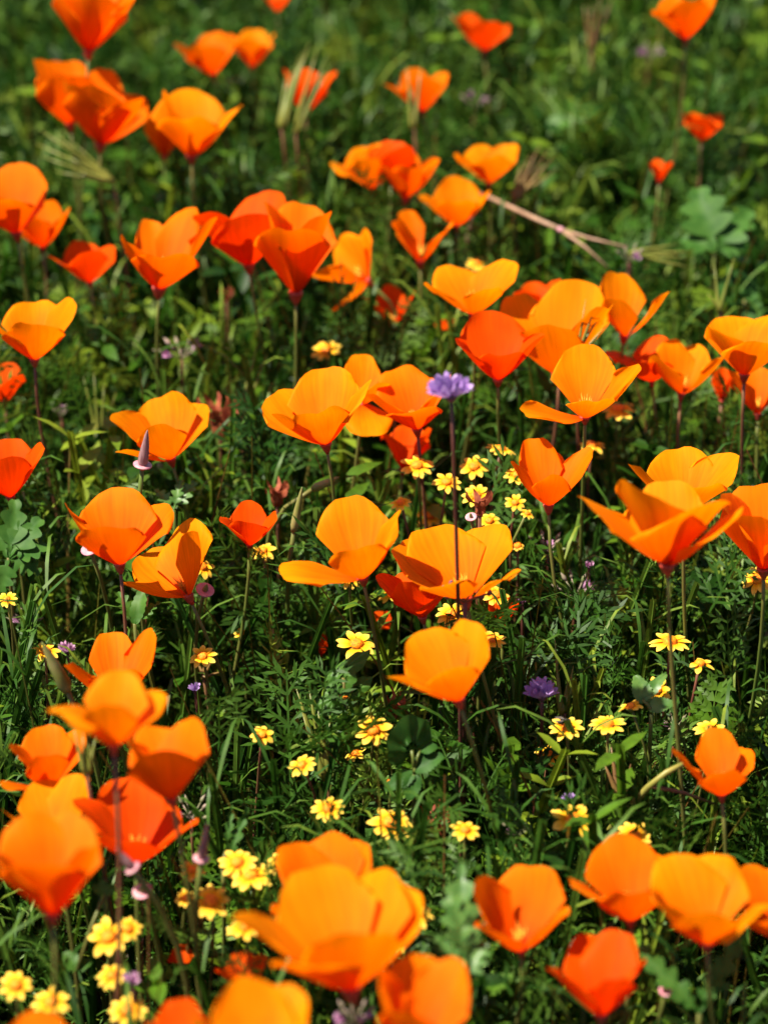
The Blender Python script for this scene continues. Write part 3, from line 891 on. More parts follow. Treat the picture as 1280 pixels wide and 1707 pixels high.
def disc_mesh():
    r = random.Random(5)
    verts, faces = [], []
    rings, sides = 7, 20
    for i in range(rings):
        t = i / (rings - 1)
        for k in range(sides):
            a = 2 * pi * k / sides
            rr = 0.34 * cos(t * pi / 2 * 0.98) ** 0.7
            bmp = 1 + 0.06 * r.uniform(-1, 1)
            verts.append(Vector((cos(a) * rr * bmp, sin(a) * rr * bmp, 0.01 + 0.23 * sin(t * pi / 2) * bmp)))
    for i in range(rings - 1):
        for k in range(sides):
            k2 = (k + 1) % sides
            faces.append((i * sides + k, i * sides + k2, (i + 1) * sides + k2, (i + 1) * sides + k))
    faces.append(tuple((rings - 1) * sides + k for k in range(sides)))
    me = bpy.data.meshes.new("disc")
    me.from_pydata([tuple(v) for v in verts], [], faces)
    me.polygons.foreach_set("use_smooth", [True] * len(me.polygons))
    me.materials.append(M['disc'])
    return me

DISC = disc_mesh()
_v, _f = lathe_data(Vector((0, 0, 0)), Vector((0, 0, 1)), [(-0.42, 0.05), (-0.36, 0.20), (-0.18, 0.33), (0.0, 0.37), (0.03, 0.30)], 10)
CUP = bpy.data.meshes.new("involucre")
CUP.from_pydata([tuple(v) for v in _v], [], _f)
CUP.polygons.foreach_set("use_smooth", [True] * len(CUP.polygons))
CUP.materials.append(M['invol'])
dseed = 900

def daisy(label, px, py, diam, tilt=(0.0, -0.2), n=None, h=0.208, raylen=1.0, missing=()):
    """tilt: lean of the face (right, away) ; px/py = centre of the head"""
    global dseed
    dseed += 7
    r = random.Random(dseed)
    Cp = at_h(px, py, h)
    D = depth_of(Cp)
    R = diam * 0.55 * D / FPX
    foot = Vector((Cp.x + r.uniform(-.02, .02), Cp.y + r.uniform(-.015, .03), 0))
    root = thing("goldfields_daisy", foot, label, "daisy", "yellow goldfields daisies")
    axis = Vector((tilt[0] + r.uniform(-.12, .12), tilt[1] + r.uniform(-.12, .12), 1)).normalized()
    rot = axis.to_track_quat('Z', 'Y').to_matrix().to_4x4()
    base = Matrix.Translation(Cp - foot) @ rot @ Matrix.Scale(R, 4)
    n = n or r.choice((8, 9, 10, 11))
    a0 = r.uniform(0, 6)
    for k in range(n):
        if k in missing:
            continue
        m = base @ Matrix.Rotation(a0 + 2 * pi * k / n + r.uniform(-.12, .12), 4, 'Z') @ Matrix.Rotation(r.uniform(-.16, .14), 4, 'X') @ Matrix.Diagonal((.84 * (9 / n) ** .6, raylen * r.uniform(.9, 1.06), 1, 1))
        share_obj("ray", r.choice(RAYS), root, m)
    share_obj("disc", DISC, root, base)
    share_obj("involucre", CUP, root, base)
    top = (Cp - foot) - axis * (R * 0.38)
    path = bez(Vector((0, 0, -.003)), Vector((r.uniform(-.008, .008), 0, h * .5)), top - axis * (h * .25), top, 8)
    tube_obj("stem", path, 0.0007, M['redstem'] if r.random() < .4 else M['stem'], root, 5)
    return root

Dz = daisy
Dz("yellow daisy under the dark red shaded poppy, on two thin stalks", 695, 776, 54, h=.238)
Dz("yellow daisy touching the left side of the violet flower's stem", 744, 804, 50, h=.238)
Dz("bright yellow daisy just right of the violet flower's stem, tilted open", 790, 778, 48, (0, -.45), h=.238)
Dz("yellow daisy seen edge-on above the twisted orange petal", 834, 749, 50, (.1, .15), h=.238)
Dz("orange-tinted daisy behind the withered petals over the butterfly-shaped poppy", 793, 826, 46, (0, -.4), h=.238)
Dz("yellow daisy half behind the twisted narrow poppy petal", 862, 792, 44, h=.238)
Dz("small yellow daisy near the tulip-like poppy's base", 878, 856, 26, (.4, 0), h=.238)
Dz("orange-shaded daisy behind the back petals of the butterfly-shaped poppy", 716, 860, 48, h=.18)
Dz("far yellow daisy behind the big golden centre poppy", 543, 584, 48)
Dz("flat daisy between the tulip-like poppy and the thin red stem", 986, 742, 44, (0, .1))
Dz("large yellow daisy below the three-winged golden poppy", 1030, 682, 58, (0, 0))
Dz("yellow daisy under the base of the long-winged golden poppy", 582, 966, 42, (0, -.1))
Dz("yellow daisy half hidden behind the red pointed cup", 652, 988, 46, (-.2, -.3))
Dz("yellow daisy at the foot of the butterfly-shaped poppy, on its right", 826, 992, 50, (.2, -.2))
Dz("orange-centred daisy right under the butterfly-shaped poppy", 752, 1024, 54, (0, -.3))
Dz("yellow daisy peeping out right of the shell-like poppy", 818, 1066, 48, (.2, -.1))
Dz("single yellow daisy in the dark gap above the scalloped leaves", 594, 1074, 62, (0, -.15))
Dz("eight-rayed yellow daisy beside the pleated green leaf", 622, 1217, 60, (0, -.45), n=8)
Dz("small daisy bent sideways under the eight-rayed one", 592, 1256, 38, (-.5, -.1), h=.18)
Dz("yellow daisy partly behind thin grass blades", 503, 1275, 46, (-.3, -.2))
Dz("small sideways yellow daisy alone in the dark", 437, 1225, 40, (.1, -.4), n=7)
Dz("golden yellow daisy with ragged rays above brown dead stems", 338, 1094, 46, (0, -.3))
Dz("yellow daisy peeking out beside the horizontal-petal poppy", 337, 945, 46, (.3, -.2))
Dz("tiny half-open daisy beside tangled stalks", 404, 1057, 26, h=.17)
Dz("domed yellow daisy with drooping rays above the biggest poppy", 547, 1348, 56, (0, -.1), n=12)
Dz("large sunny yellow daisy with orange dome behind the biggest poppy", 651, 1372, 74, (0, -.25), n=11, h=.2)
Dz("small rayless orange button daisy between green leaf tips", 652, 1303, 36, (0, -.2), h=.19, raylen=.55)
Dz("dull shaded daisy beside a dark stalk near the sunny large one", 775, 1384, 48, (.1, .0))
Dz("wide flat yellow daisy standing alone below the big golden bowl", 1116, 1070, 66, (0, .02), n=11)
Dz("yellow daisy carrying a small dark fly", 944, 1213, 56, (0, -.15))
Dz("orange-domed daisy with swept-back rays next to the fly's daisy", 1012, 1208, 60, (0, .05))
Dz("half daisy tilted away beside the curled round leaf", 1050, 1178, 44, (-.5, .1), missing=(0, 1))
Dz("daisy cupped inside a curled green leaf", 1094, 1150, 46, (.1, -.5))
Dz("broken yellow daisy with few rays left", 1166, 1106, 48, (.2, .2), n=8, missing=(1, 2, 5))
Dz("yellow daisy hidden behind the star-like orange poppy", 1182, 1216, 50, (0, -.2))
Dz("small orange daisy in half shade below the fly's daisy", 915, 1257, 50, (0, -.1), n=7, h=.17)
Dz("yellow daisy with long separate rays, lit in patches", 956, 1368, 74, (.1, -.5), n=7)
Dz("pale yellow daisy standing on top of the pointed-petal poppy", 1056, 1392, 58, (0, -.25), n=12)
Dz("yellow daisy touching the left of the biggest poppy's back neighbour", 470, 1438, 50, (0, -.35))
Dz("half-hidden yellow daisy behind the dark plum pod", 322, 1450, 42, (.3, -.1))
Dz("yellow daisy behind the shaded orange-domed one", 396, 1438, 62, (0, -.3))
Dz("shaded daisy with a dark orange dome in front of a yellow one", 418, 1460, 74, (0, -.1), h=.205)
Dz("orange-brown shaded daisy with eight pointed rays", 352, 1502, 62, (0, -.5), n=8)
Dz("small yellow daisy left of the orange-brown shaded one", 309, 1497, 34, (-.2, -.3))
Dz("large yellow daisy of a touching pair under the bell-shaped poppy", 181, 1562, 68, (0, -.4))
Dz("smaller daisy of the pair under the bell-shaped poppy", 214, 1548, 46, (.2, -.3))
Dz("yellow daisy with eight narrow rays under the bell-shaped poppy's base", 27, 1642, 56, (0, -.35), n=8)
Dz("yellow daisy between the narrow-rayed one and a dark poppy stem", 86, 1670, 62, (0, -.2))
Dz("tilted yellow daisy under the touching daisy pair", 186, 1626, 48, (-.3, -.1))
Dz("bright yellow daisy just below pale violet specks", 212, 1684, 62, (-.1, -.4))
Dz("yellow daisy showing its rays under the biggest poppy's left petal", 408, 1546, 58, (0, -.1))
Dz("yellow daisy tucked behind the biggest poppy's flank", 692, 1526, 58, (.1, -.4))
Dz("small yellow daisy low behind the biggest poppy's base", 668, 1574, 34, (.2, -.1), h=.17)
Dz("yellow daisy under the broad poppy beside the big golden bowl", 1262, 966, 54, (0, -.35))
Dz("small orange daisy among pale lobed leaves", 12, 999, 34)
Dz("shaded daisy behind the olive green pod", 76, 1086, 48, (0, -.1))
Dz("orange ball-like daisy bud on a leafy stalk", 862, 910, 40, (0, 0), raylen=.5)
Dz("orange daisy just below the small rounded poppy", 438, 918, 46, (0, 0), h=.2)
Dz("yellow speck of a daisy behind the pointed-wing poppy", 794, 440, 34, (0, -.2))
Dz("tiny green-yellow daisy bud near the scalloped leaves", 576, 1162, 24, raylen=.45)

Dz("golden daisy low between the violet flower's stem and the tulip-like poppy", 815, 868, 40, (.1, -.3), h=.232)
Dz("yellow daisy tucked behind the top of the butterfly-shaped poppy's right lobe", 858, 838, 34, (.2, -.3), h=.232)
Dz("yellow daisy left of the shaded orange one behind the butterfly-shaped poppy", 668, 838, 36, (-.2, -.2), h=.225)

# small fly on a daisy
_p = at_h(940, 1206, .2115)
_fly = thing("fly", _p, "tiny dark fly resting on a yellow daisy", "insect")
M['fly'] = soft_mat("fly_body", (0.012, 0.010, 0.010), (0.03, 0.026, 0.022), 500, 0.3)
M['wing'] = soft_mat("fly_wing", (0.10, 0.09, 0.08), (0.16, 0.15, 0.13), 400, 0.2, 0.5)
v, f = lathe_data(Vector((0, 0, 0.0012)), Vector((1, 0.3, 0.1)), [(-.0034, .0002), (-.0026, .0009), (-.0010, .0012), (-.0002, .0008), (.0008, .0012), (.0018, .0009), (.0021, .0006), (.0028, .0008), (.0032, .0002)], 8)
mesh_obj("body", v, f, M['fly'], _fly)
for s in (-1, 1):
    mesh_obj("wing", [(0.0005, s * .0004, .0022), (-.0015, s * .0022, .0025), (-.0042, s * .0022, .0022), (-.0040, s * .0008, .0022)], [(0, 1, 2, 3)], M['wing'], _fly)
for s in (-1, 1):
    for q in (-.001, .0003, .0014):
        tube_obj("leg", [Vector((q, 0, .001)), Vector((q * 1.3, s * .0014, .0014)), Vector((q * 1.6, s * .0022, -.0004))], .00012, M['fly'], _fly, 4)

# ------------------------------------------------------------------ generic stalk
def stalk(root, lb, axis, mat, r0=.0014, r1=.0008, bow=0.0, name="stem"):
    h = lb.z
    path = bez(Vector((0, 0, -.003)), Vector((bow, 0, h * .45)), lb - axis * (h * .3), lb, 10)
    n = len(path)
    return tube_obj(name, path, [r0 + (r1 - r0) * i / (n - 1) for i in range(n)], mat, root, 6)

# ------------------------------------------------------------------ violet flowers
def floret(root, c, d, L, mat, seed):
    r = random.Random(seed)
    verts, faces = [], []
    e1 = d.cross(Vector((.3, .5, .8))).normalized()
    e2 = d.cross(e1)
    n = 6
    for k in range(n):
        a = 2 * pi * k / n
        rad = e1 * cos(a) + e2 * sin(a)
        tan = d.cross(rad).normalized()
        b = len(verts)
        for t, rr, w in ((0, .10, .07), (.35, .24, .17), (.7, .30, .22), (.95, .42, .15), (1.05, .50, .03)):
            p = c + d * (L * t) + rad * (L * rr)
            verts += [p - tan * (L * w), p + rad * (L * .03), p + tan * (L * w)]
        for j in range(4):
            for i in range(2):
                q = b + j * 3 + i
                faces.append((q, q + 1, q + 4, q + 3))
    return mesh_obj("floret", verts, faces, mat, root)

def violet(label, px, py, size, h, n, lean, seed, mat='purple'):
    r = random.Random(seed)
    c = at_h(px, py, h)
    s = size * depth_of(c) / FPX
    foot = Vector((c.x + lean[0], c.y + lean[1], 0))
    root = thing("violet_flower", foot, label, "wildflower")
    lb = c - foot
    stalk(root, lb, Vector((-.05, 0, 1)).normalized(), M['darkstem'], .0012, .0009, lean[0] * -.2)
    v, f = lathe_data(lb - Vector((0, 0, s * .12)), Vector((0, 0, 1)), [(0, .0012), (s * .05, s * .11), (s * .16, s * .16), (s * .24, s * .10)], 10, .1)
    mesh_obj("bract", v, f, M['bract'], root)
    for k in range(n):
        a = k * 2.4 + seed
        d = Vector((cos(a) * .75, sin(a) * .4, r.uniform(.6, 1.2))).normalized()
        floret(root, lb + d * (s * .08), d, s * r.uniform(.42, .55), M[mat], seed + k)

violet("violet flower cluster on a tall dark stem rising past the butterfly-shaped poppy", 752, 662, 70, .380, 6, (.010, .0), 3)
violet("small violet flower cluster low in the shade right of the shell-like poppy", 903, 1163, 52, .21, 7, (-.01, .01), 8)
violet("tiny single violet bloom beside the ragged golden daisy", 326, 1152, 22, .17, 3, (0, .01), 5)
violet("tiny pale violet bloom right of the orange ball-like daisy bud", 981, 945, 18, .19, 3, (0, .01), 6, 'pink')
violet("tiny pinkish violet bloom under the orange ball-like daisy bud", 870, 1005, 16, .19, 3, (0, .01), 7, 'pink')
violet("pale violet specks on a thin stalk above a bright yellow daisy", 220, 1638, 30, .22, 4, (.005, .01), 9, 'pink')
violet("dusty violet tuft beside the olive green pod", 112, 1088, 30, .18, 5, (.0, .012), 10, 'pink')
violet("small violet bloom behind the long-rayed patchy daisy", 948, 1335, 24, .19, 3, (.0, .012), 11)

# dark dry umbel where the violet's stem passes the butterfly poppy
_c = at_h(775, 1004, .262)
_r = thing("dry_umbel", Vector((_c.x + .002, _c.y + .002, 0)), "dark reddish dry umbel in front of the butterfly-shaped poppy's base", "seed head")
_lb = _c - _r.location
stalk(_r, _lb, Vector((0, 0, 1)), M['darkstem'], .0016, .0012)
for k, (dx, dy) in enumerate([(-38, 22), (-24, 30), (-10, 20), (12, 16), (28, 8), (40, 14), (-30, 8)]):
    e = _lb + cam_vec(dx, dy, -8 + 5 * k % 11) * (depth_of(_c) / FPX)
    tube_obj("ray_stalk", bez(_lb, _lb.lerp(e, .4) + Vector((0, 0, .001)), _lb.lerp(e, .8) + Vector((0, 0, .001)), e, 4), .0005, M['redstem'], _r, 5)
    v, f = lathe_data(e, Vector((.2, 0, 1)), [(-.0012, .0003), (0, .0012), (.0014, .001), (.0024, .0002)], 6)
    mesh_obj("seed", v, f, M['bract'], _r)

# ------------------------------------------------------------------ storksbill beak clusters
def beaks(label, px, py, tips, h, mat='beak', width=1.0, foot=(0.01, 0.02)):
    r = random.Random(int(px * 7 + py))
    c = at_h(px, py, h)
    k = depth_of(c) / FPX
    ft = Vector((c.x + foot[0], c.y + foot[1], 0))
    root = thing("storksbill_spikes", ft, label, "seed spikes", "storksbill seed spikes")
    lb = c - ft
    stalk(root, lb, Vector((-foot[0] * 8, 0, 1)).normalized(), M['redstem'], .0013, .0009)
    for tx, ty in tips:
        e = lb + cam_vec((tx - px) * k, (py - ty) * k, r.uniform(-14, 14) * k)
        o = lb + rv(.0015)
        d = (e - o)
        path = [o, o + d * .12, o + d * .3, o + d * .65, e]
        rad = [.0006, .0017 * width, .0013 * width, .0008 * width, .00015]
        b = tube_obj("beak", path, rad, M[mat], root, 6)

beaks("yellow-green storksbill spikes pointing up before the red orange far poppy", 470, 215, [(505, 85), (498, 92), (516, 70), (488, 110), (478, 120)], .25, 'beak', 1.5)
beaks("second fan of yellow-green storksbill spikes beside the far red orange poppy", 492, 218, [(548, 88), (556, 100), (540, 120), (530, 80)], .25, 'beak', 1.3)
beaks("two thin green spikes in front of the notched far poppy", 690, 215, [(678, 110), (702, 105), (684, 140)], .25, 'beak', 1.1)
beaks("horizontal fan of olive spikes below the overlapping orange pair", 190, 305, [(60, 238), (72, 262), (95, 225), (70, 218), (110, 260), (125, 240), (90, 285), (130, 290)], .24, 'beak')
beaks("reddish spikes leaning over the dry twig's start", 855, 335, [(912, 250), (922, 262), (900, 240), (930, 280), (885, 255), (870, 270)], .22, 'beakred')
beaks("upright reddish-yellow spikes far behind the dry twig", 985, 85, [(985, 5), (1000, -5), (1022, -10), (1010, 20), (972, 10)], .22, 'beakred')
beaks("yellowish spikes lying flat at the end of the dry twig", 1050, 420, [(1165, 420), (1150, 432), (1160, 448), (1120, 410), (1135, 405), (1110, 440)], .23, 'beak')
beaks("fine upright green spikes behind the tall golden poppy", 958, 602, [(975, 500), (990, 515), (1003, 520), (1012, 540), (982, 545)], .262, 'beak', .7)
beaks("tall green grass-like spikes beside a partly hidden yellow daisy", 545, 1300, [(494, 1145), (516, 1150), (530, 1180), (505, 1190), (550, 1190), (520, 1220)], .17, 'beak', 1.3)
beaks("short green spikes beside the small shaded violet cluster", 940, 1190, [(925, 1065), (955, 1110), (962, 1130), (948, 1130), (918, 1125)], .18, 'beak')
beaks("tall green spikes behind the golden cupped poppy", 1200, 520, [(1190, 440), (1222, 430), (1178, 490)], .23, 'beak', .9)
beaks("dark red spikes lying behind the horizontal-petal poppy's stem", 340, 1130, [(325, 1095), (345, 1100), (375, 1118), (360, 1090)], .16, 'beakred', .7)
beaks("olive spikes rising from dark soil left of the plum pod", 165, 745, [(140, 625), (158, 620), (175, 640), (195, 650), (150, 660)], .17, 'beak', .8)
beaks("olive grass spikes left of the big golden centre poppy", 400, 720, [(430, 570), (445, 590), (415, 600), (395, 640), (420, 660)], .18, 'beak', .8)
beaks("green and brown spikes inside the dense poppy cluster", 145, 1290, [(125, 1215), (138, 1222), (160, 1225), (150, 1240)], .26, 'beak', .8)
beaks("reddish upright spikes next to the bent olive stem", 1035, 1345, [(1018, 1240), (1035, 1245), (1052, 1275), (1005, 1270)], .18, 'beakred', 1.2)

# ------------------------------------------------------------------ storksbill heads, pods, rims, withered blooms
def head(label, px, py, size, h, seed, pink=2):
    r = random.Random(seed)
    c = at_h(px, py, h)
    s = size * depth_of(c) / FPX
    ft = Vector((c.x + r.uniform(-.02, .02), c.y + .01, 0))
    root = thing("storksbill", ft, label, "wildflower", "storksbill flower heads")
    lb = c - ft - Vector((0, 0, s * .3))
    stalk(root, lb, Vector((0, 0, 1)), M['redstem'], .0012, .0008)
    for k in range(8):
        a = k * 2.4
        d = Vector((cos(a) * .75, sin(a) * .6, r.uniform(.3, 1.1))).normalized()
        L = s * r.uniform(.35, .55)
        v, f = lathe_data(lb + d * L, d, [(-.0004, .0002), (s * .05, s * .05), (s * .12, s * .055), (s * .2, s * .02), (s * .25, .0001)], 7)
        cal = mesh_obj("calyx", v, f, M['calyx'], root)
        tube_obj("pedicel", [lb, lb + d * L * .5, lb + d * L], .00035, M['calyx'], cal, 4)
    for k in range(pink):
        d = Vector((r.uniform(-.8, .8), r.uniform(-.6, .2), .6)).normalized()
        floret(root, lb + d * (s * .35), d, s * .22, M['pink'], seed + k)

head("green and pale pink storksbill head above the bowl-shaped poppy", 303, 580, 68, .22, 1)
head("pale storksbill head with beaky calyxes right of the ball-like daisy bud", 912, 908, 60, .20, 2, 1)
head("pinkish storksbill head on a red stalk right of the ball-like bud", 960, 978, 66, .19, 3, 2)
head("small white-tipped storksbill head under the pale lobed leaves", 42, 1030, 52, .18, 4, 2)
head("dry brown-pink storksbill tuft below the big cup-shaped cluster poppy", 318, 1352, 62, .19, 5, 1)
head("small pale head among grass left of the plum pod", 102, 686, 34, .18, 6, 1)
head("pinkish storksbill head beyond the bowl-shaped poppy near the twig", 790, 165, 44, .2, 7, 2)
head("rosy storksbill head in front of the tall star-like poppy", 1082, 85, 46, .2, 8, 3)
head("dull pink head beside the curled round leaf's daisy", 1125, 1205, 48, .17, 9, 1)
head("dark rosy tuft on a stalk right of the dull shaded daisy", 860, 1385, 50, .18, 10, 1)
head("pink buds on a stalk under the biggest poppy", 590, 1690, 66, .22, 11, 4)
head("pale head at the end of the dry twig", 1048, 424, 48, .23, 12, 2)

def pod(label, px, py, tx, ty, h, mat, wpx, rimmed=True, seed=0):
    c = at_h(px, py, h)
    k = depth_of(c) / FPX
    d = cam_vec((tx - px) * k, (py - ty) * k, (py - ty) * k * -.55)
    L = d.length
    ax = d.normalized()
    ft = Vector((c.x + .006, c.y + .012, 0))
    root = thing("poppy_seed_pod", ft, label, "seed pod", "poppy seed pods")
    lb = c - ft
    stalk(root, lb, ax, M['stem'], .0016, .0012)
    w = wpx * k * .5
    v, f = lathe_data(lb, ax, [(-.0005, w * .7), (L * .12, w), (L * .35, w * .92), (L * .6, w * .7), (L * .85, w * .38), (L * .97, w * .16), (L, w * .05)], 10, .05)
    mesh_obj("capsule", v, f, M[mat], root)
    if rimmed:
        v, f = lathe_data(lb, ax, [(-w * .9, w * .45), (-w * .3, w * .9), (0, w * 1.75), (w * .22, w * 1.8), (w * .3, w * 1.0)], 14)
        mesh_obj("receptacle", v, f, M['pinkrim'], root)

pod("plum-coloured pointed seed pod on a pink collar before the bowl-shaped poppy", 238, 776, 249, 718, .285, 'podplum', 18)
pod("olive green pointed seed pod behind the yellow-lipped poppy", 112, 1150, 76, 1068, .24, 'podgreen', 24, False)
pod("dark plum seed pod on a pink collar beside the half-hidden daisy", 336, 1432, 349, 1366, .24, 'podplum', 16)
pod("plum seed pod hanging under the torn red and orange poppy", 222, 1448, 196, 1412, .255, 'podplum', 16)
pod("slim green bud pointing up between the centre poppies", 490, 885, 505, 812, .23, 'podgreen', 15, False)
pod("fat green bud lying sideways under the big golden centre poppy", 522, 815, 566, 795, .23, 'podgreen', 15, False)

def bare_rim(label, px, py, size, h, seed):
    c = at_h(px, py, h)
    s = size * depth_of(c) / FPX * .5
    ft = Vector((c.x + .004, c.y + .015, 0))
    root = thing("poppy_receptacle", ft, label, "spent poppy", "spent poppy receptacles")
    lb = c - ft
    ax = Vector((random.Random(seed).uniform(-.3, .3), -.25, 1)).normalized()
    stalk(root, lb - ax * s * .5, ax, M['stem'], .0015, .001)
    v, f = lathe_data(lb, ax, [(-s * .9, s * .25), (-s * .4, s * .45), (-s * .05, s * .95), (s * .1, s), (s * .14, s * .9), (s * .02, s * .5)], 16)
    mesh_obj("receptacle", v, f, M['pinkrim'], root)
    v, f = lathe_data(lb, ax, [(-s * .2, s * .3), (s * .4, s * .28), (s * .9, s * .1), (s * 1.0, s * .02)], 8)
    mesh_obj("pistil", v, f, M['podgreen'], root)

bare_rim("bare pink receptacle ring left of the fan-shaped poppy's base", 150, 916, 30, .23, 1)
bare_rim("bare pale pink receptacle ring under the horizontal-petal poppy's daisy", 342, 984, 32, .22, 2)
bare_rim("bare pink receptacle ring beneath the torn red and orange poppy", 238, 1486, 34, .22, 3)
bare_rim("small pink receptacle knob above the butterfly-shaped poppy", 785, 862, 20, .265, 4)
bare_rim("pink receptacle knob low beside the dark red poppy", 1109, 1652, 24, .2, 5)

def withered(label, px, py, size, h, seed, n=7):
    r = random.Random(seed)
    c = at_h(px, py, h)
    s = size * depth_of(c) / FPX
    ft = Vector((c.x, c.y + .012, 0))
    root = thing("withered_poppy", ft, label, "withered flower")
    lb = c - ft - Vector((0, 0, s * .45))
    stalk(root, lb, Vector((0, 0, 1)), M['redstem'], .0014, .0010)
    for k in range(n):
        a = k * 2.4 + r.uniform(-.3, .3)
        d = Vector((cos(a) * .45, sin(a) * .45, 1)).normalized()
        sd = d.cross(Vector((.3, .6, .2))).normalized()
        nn = d.cross(sd)
        verts, faces = [], []
        for j in range(7):
            t = j / 6
            w = s * .12 * sin(pi * min(1, .15 + .8 * t)) * r.uniform(.7, 1.3)
            p = lb + d * (s * t * r.uniform(.9, 1.05)) + nn * (s * .10 * sin(5 * t + k)) + sd * (s * .07 * sin(7 * t + 2 * k))
            verts += [p - sd * w + nn * w * r.uniform(-.6, .6), p + nn * w * r.uniform(-.5, .5), p + sd * w + nn * w * r.uniform(-.6, .6)]
        for j in range(6):
            for i in range(2):
                q = j * 3 + i
                faces.append((q, q + 1, q + 4, q + 3))
        mesh_obj("petal", verts, faces, M['dried'], root)

withered("withered dark red bloom right of the bowl-shaped poppy", 366, 692, 74, .21, 1)
withered("crumpled brown-red bloom between the two middle poppy groups", 462, 824, 46, .21, 2, 9)
withered("shrivelled orange bloom beside the eight-rayed daisy, low in the shade", 655, 1178, 50, .17, 3, 9)
withered("dry red bloom in the grass right of the sunny daisy", 722, 1372, 66, .16, 4)
withered("faded dried bloom above the butterfly-shaped poppy, by the twisted petal", 800, 838, 48, .255, 5, 6)
withered("tiny dried bloom left of the tall ribbed poppy's foot", 378, 492, 26, .2, 6, 5)

# ------------------------------------------------------------------ twig and bent stem
def W_path(pts):
    return [at_h(x, y, h) for x, y, h in pts]
_pts = W_path([(800, 322, .222), (850, 345, .23), (895, 366, .235), (934, 383, .235)])
_t = thing("dry_twig", Vector((_pts[0].x, _pts[0].y + .02, 0)), "dry tan forked twig lying across the far greenery", "twig")
_o = _t.location
tube_obj("branch", [p - _o for p in _pts], [.0013, .0014, .0014, .0015], M['tan'], _t, 7)
for name, pp in (("fork", [(934, 383, .235), (975, 412, .23), (1012, 445, .222)]), ("fork", [(934, 383, .235), (985, 398, .235), (1045, 412, .235)])):
    q = [p - _o for p in W_path(pp)]
    tube_obj(name, q, [.0012, .0009, .0006], M['tan'], _t, 6)
_k = W_path([(930, 381, .235), (938, 385, .235)])
tube_obj("node", [_k[0] - _o, (_k[0] + _k[1]) / 2 - _o, _k[1] - _o], [.0014, .002, .0014], M['pinkrim'], _t, 8)
tube_obj("foot", bez(Vector((0, 0, -.003)), Vector((0, 0, .09)), _pts[0] - _o - Vector((.02, 0, .05)), _pts[0] - _o, 8), .0012, M['tan'], _t, 6)

_pts = W_path([(1140, 1272, .215), (1110, 1288, .213), (1080, 1312, .205), (1050, 1345, .19), (1020, 1378, .17), (990, 1425, .14), (975, 1500, .08), (970, 1560, .03)])
_pts.append(Vector((_pts[-1].x, _pts[-1].y + .005, -.003)))
_t = thing("bent_stem", Vector((_pts[-1].x, _pts[-1].y, 0)), "thick olive stem bent like a bow left of the star-like poppy", "stem")
_o = _t.location
tube_obj("stalk", [p - _o for p in _pts], [.0011, .0015, .0016, .0017, .0017, .0017, .0017, .0017, .0017], M['olive'], _t, 8)
_q = W_path([(1085, 1310, .206), (1140, 1322, .2), (1190, 1340, .19)])
tube_obj("side_branch", [p - _o for p in _q], [.0011, .0009, .0005], M['redstem'], _t, 6)

# ------------------------------------------------------------------ single leafy plants one can pick out
def blade(root, base, d, nrm, L, W, kind, mat, seed):
    r = random.Random(seed)
    d = d.normalized()
    sd = d.cross(nrm).normalized()
    nr = sd.cross(d).normalized()
    verts, faces = [], []
    ph = r.uniform(0, 6)
    if kind == 'scallop':
        n = 40
        rings = 4
        verts.append(base)
        for q in range(1, rings + 1):
            for i in range(n):
                a = -2.45 + 4.9 * i / (n - 1)
                lob = 1 + .05 * cos(a * 7) + .055 * abs(sin(a * 12.5))
                rr = q / rings * (lob if q == rings else 1 + .04 * cos(a * 7)) * (.75 + .25 * cos(a * .8))
                z = .035 * L * cos(a * 9) * (q / rings) - .10 * L * (q / rings) ** 2
                verts.append(base + d * (L * rr * cos(a)) + sd * (W * rr * sin(a)) + nr * z)
        for i in range(n - 1):
            faces.append((0, 1 + i, 2 + i))
        for q in range(rings - 1):
            for i in range(n - 1):
                a0 = 1 + q * n + i
                faces.append((a0, a0 + 1, a0 + n + 1, a0 + n))
    else:
        nv, nu = 34, 7
        for j in range(nv):
            v = j / (nv - 1)
            w = sin(pi * min(.97, .10 + .85 * v ** .85)) ** .8
            if kind == 'lobed':
                w *= .28 + .72 * abs(sin(v * pi * 4.5 + .6)) ** 1.2
            elif kind == 'oak':
                w *= .45 + .55 * abs(sin(v * pi * 3.5 + .7))
            elif kind == 'tooth':
                w *= .82 + .18 * abs(sin(v * pi * 8))
            if v < .22 and kind != 'tooth':
                w *= .25
            for i in range(nu):
                u = -1 + 2 * i / (nu - 1)
                fw = .18 * abs(u) * w if kind in ('lobed', 'oak') else 0
                z = .22 * abs(u) * W * w - .22 * L * v * v + .03 * L * sin(9 * v + ph) * u
                verts.append(base + d * (L * (v + fw * .5)) + sd * (W * w * u) + nr * z)
        for j in range(nv - 1):
            for i in range(nu - 1):
                a0 = j * nu + i
                faces.append((a0, a0 + 1, a0 + nu + 1, a0 + nu))
    return mesh_obj("leaf", verts, faces, mat, root)

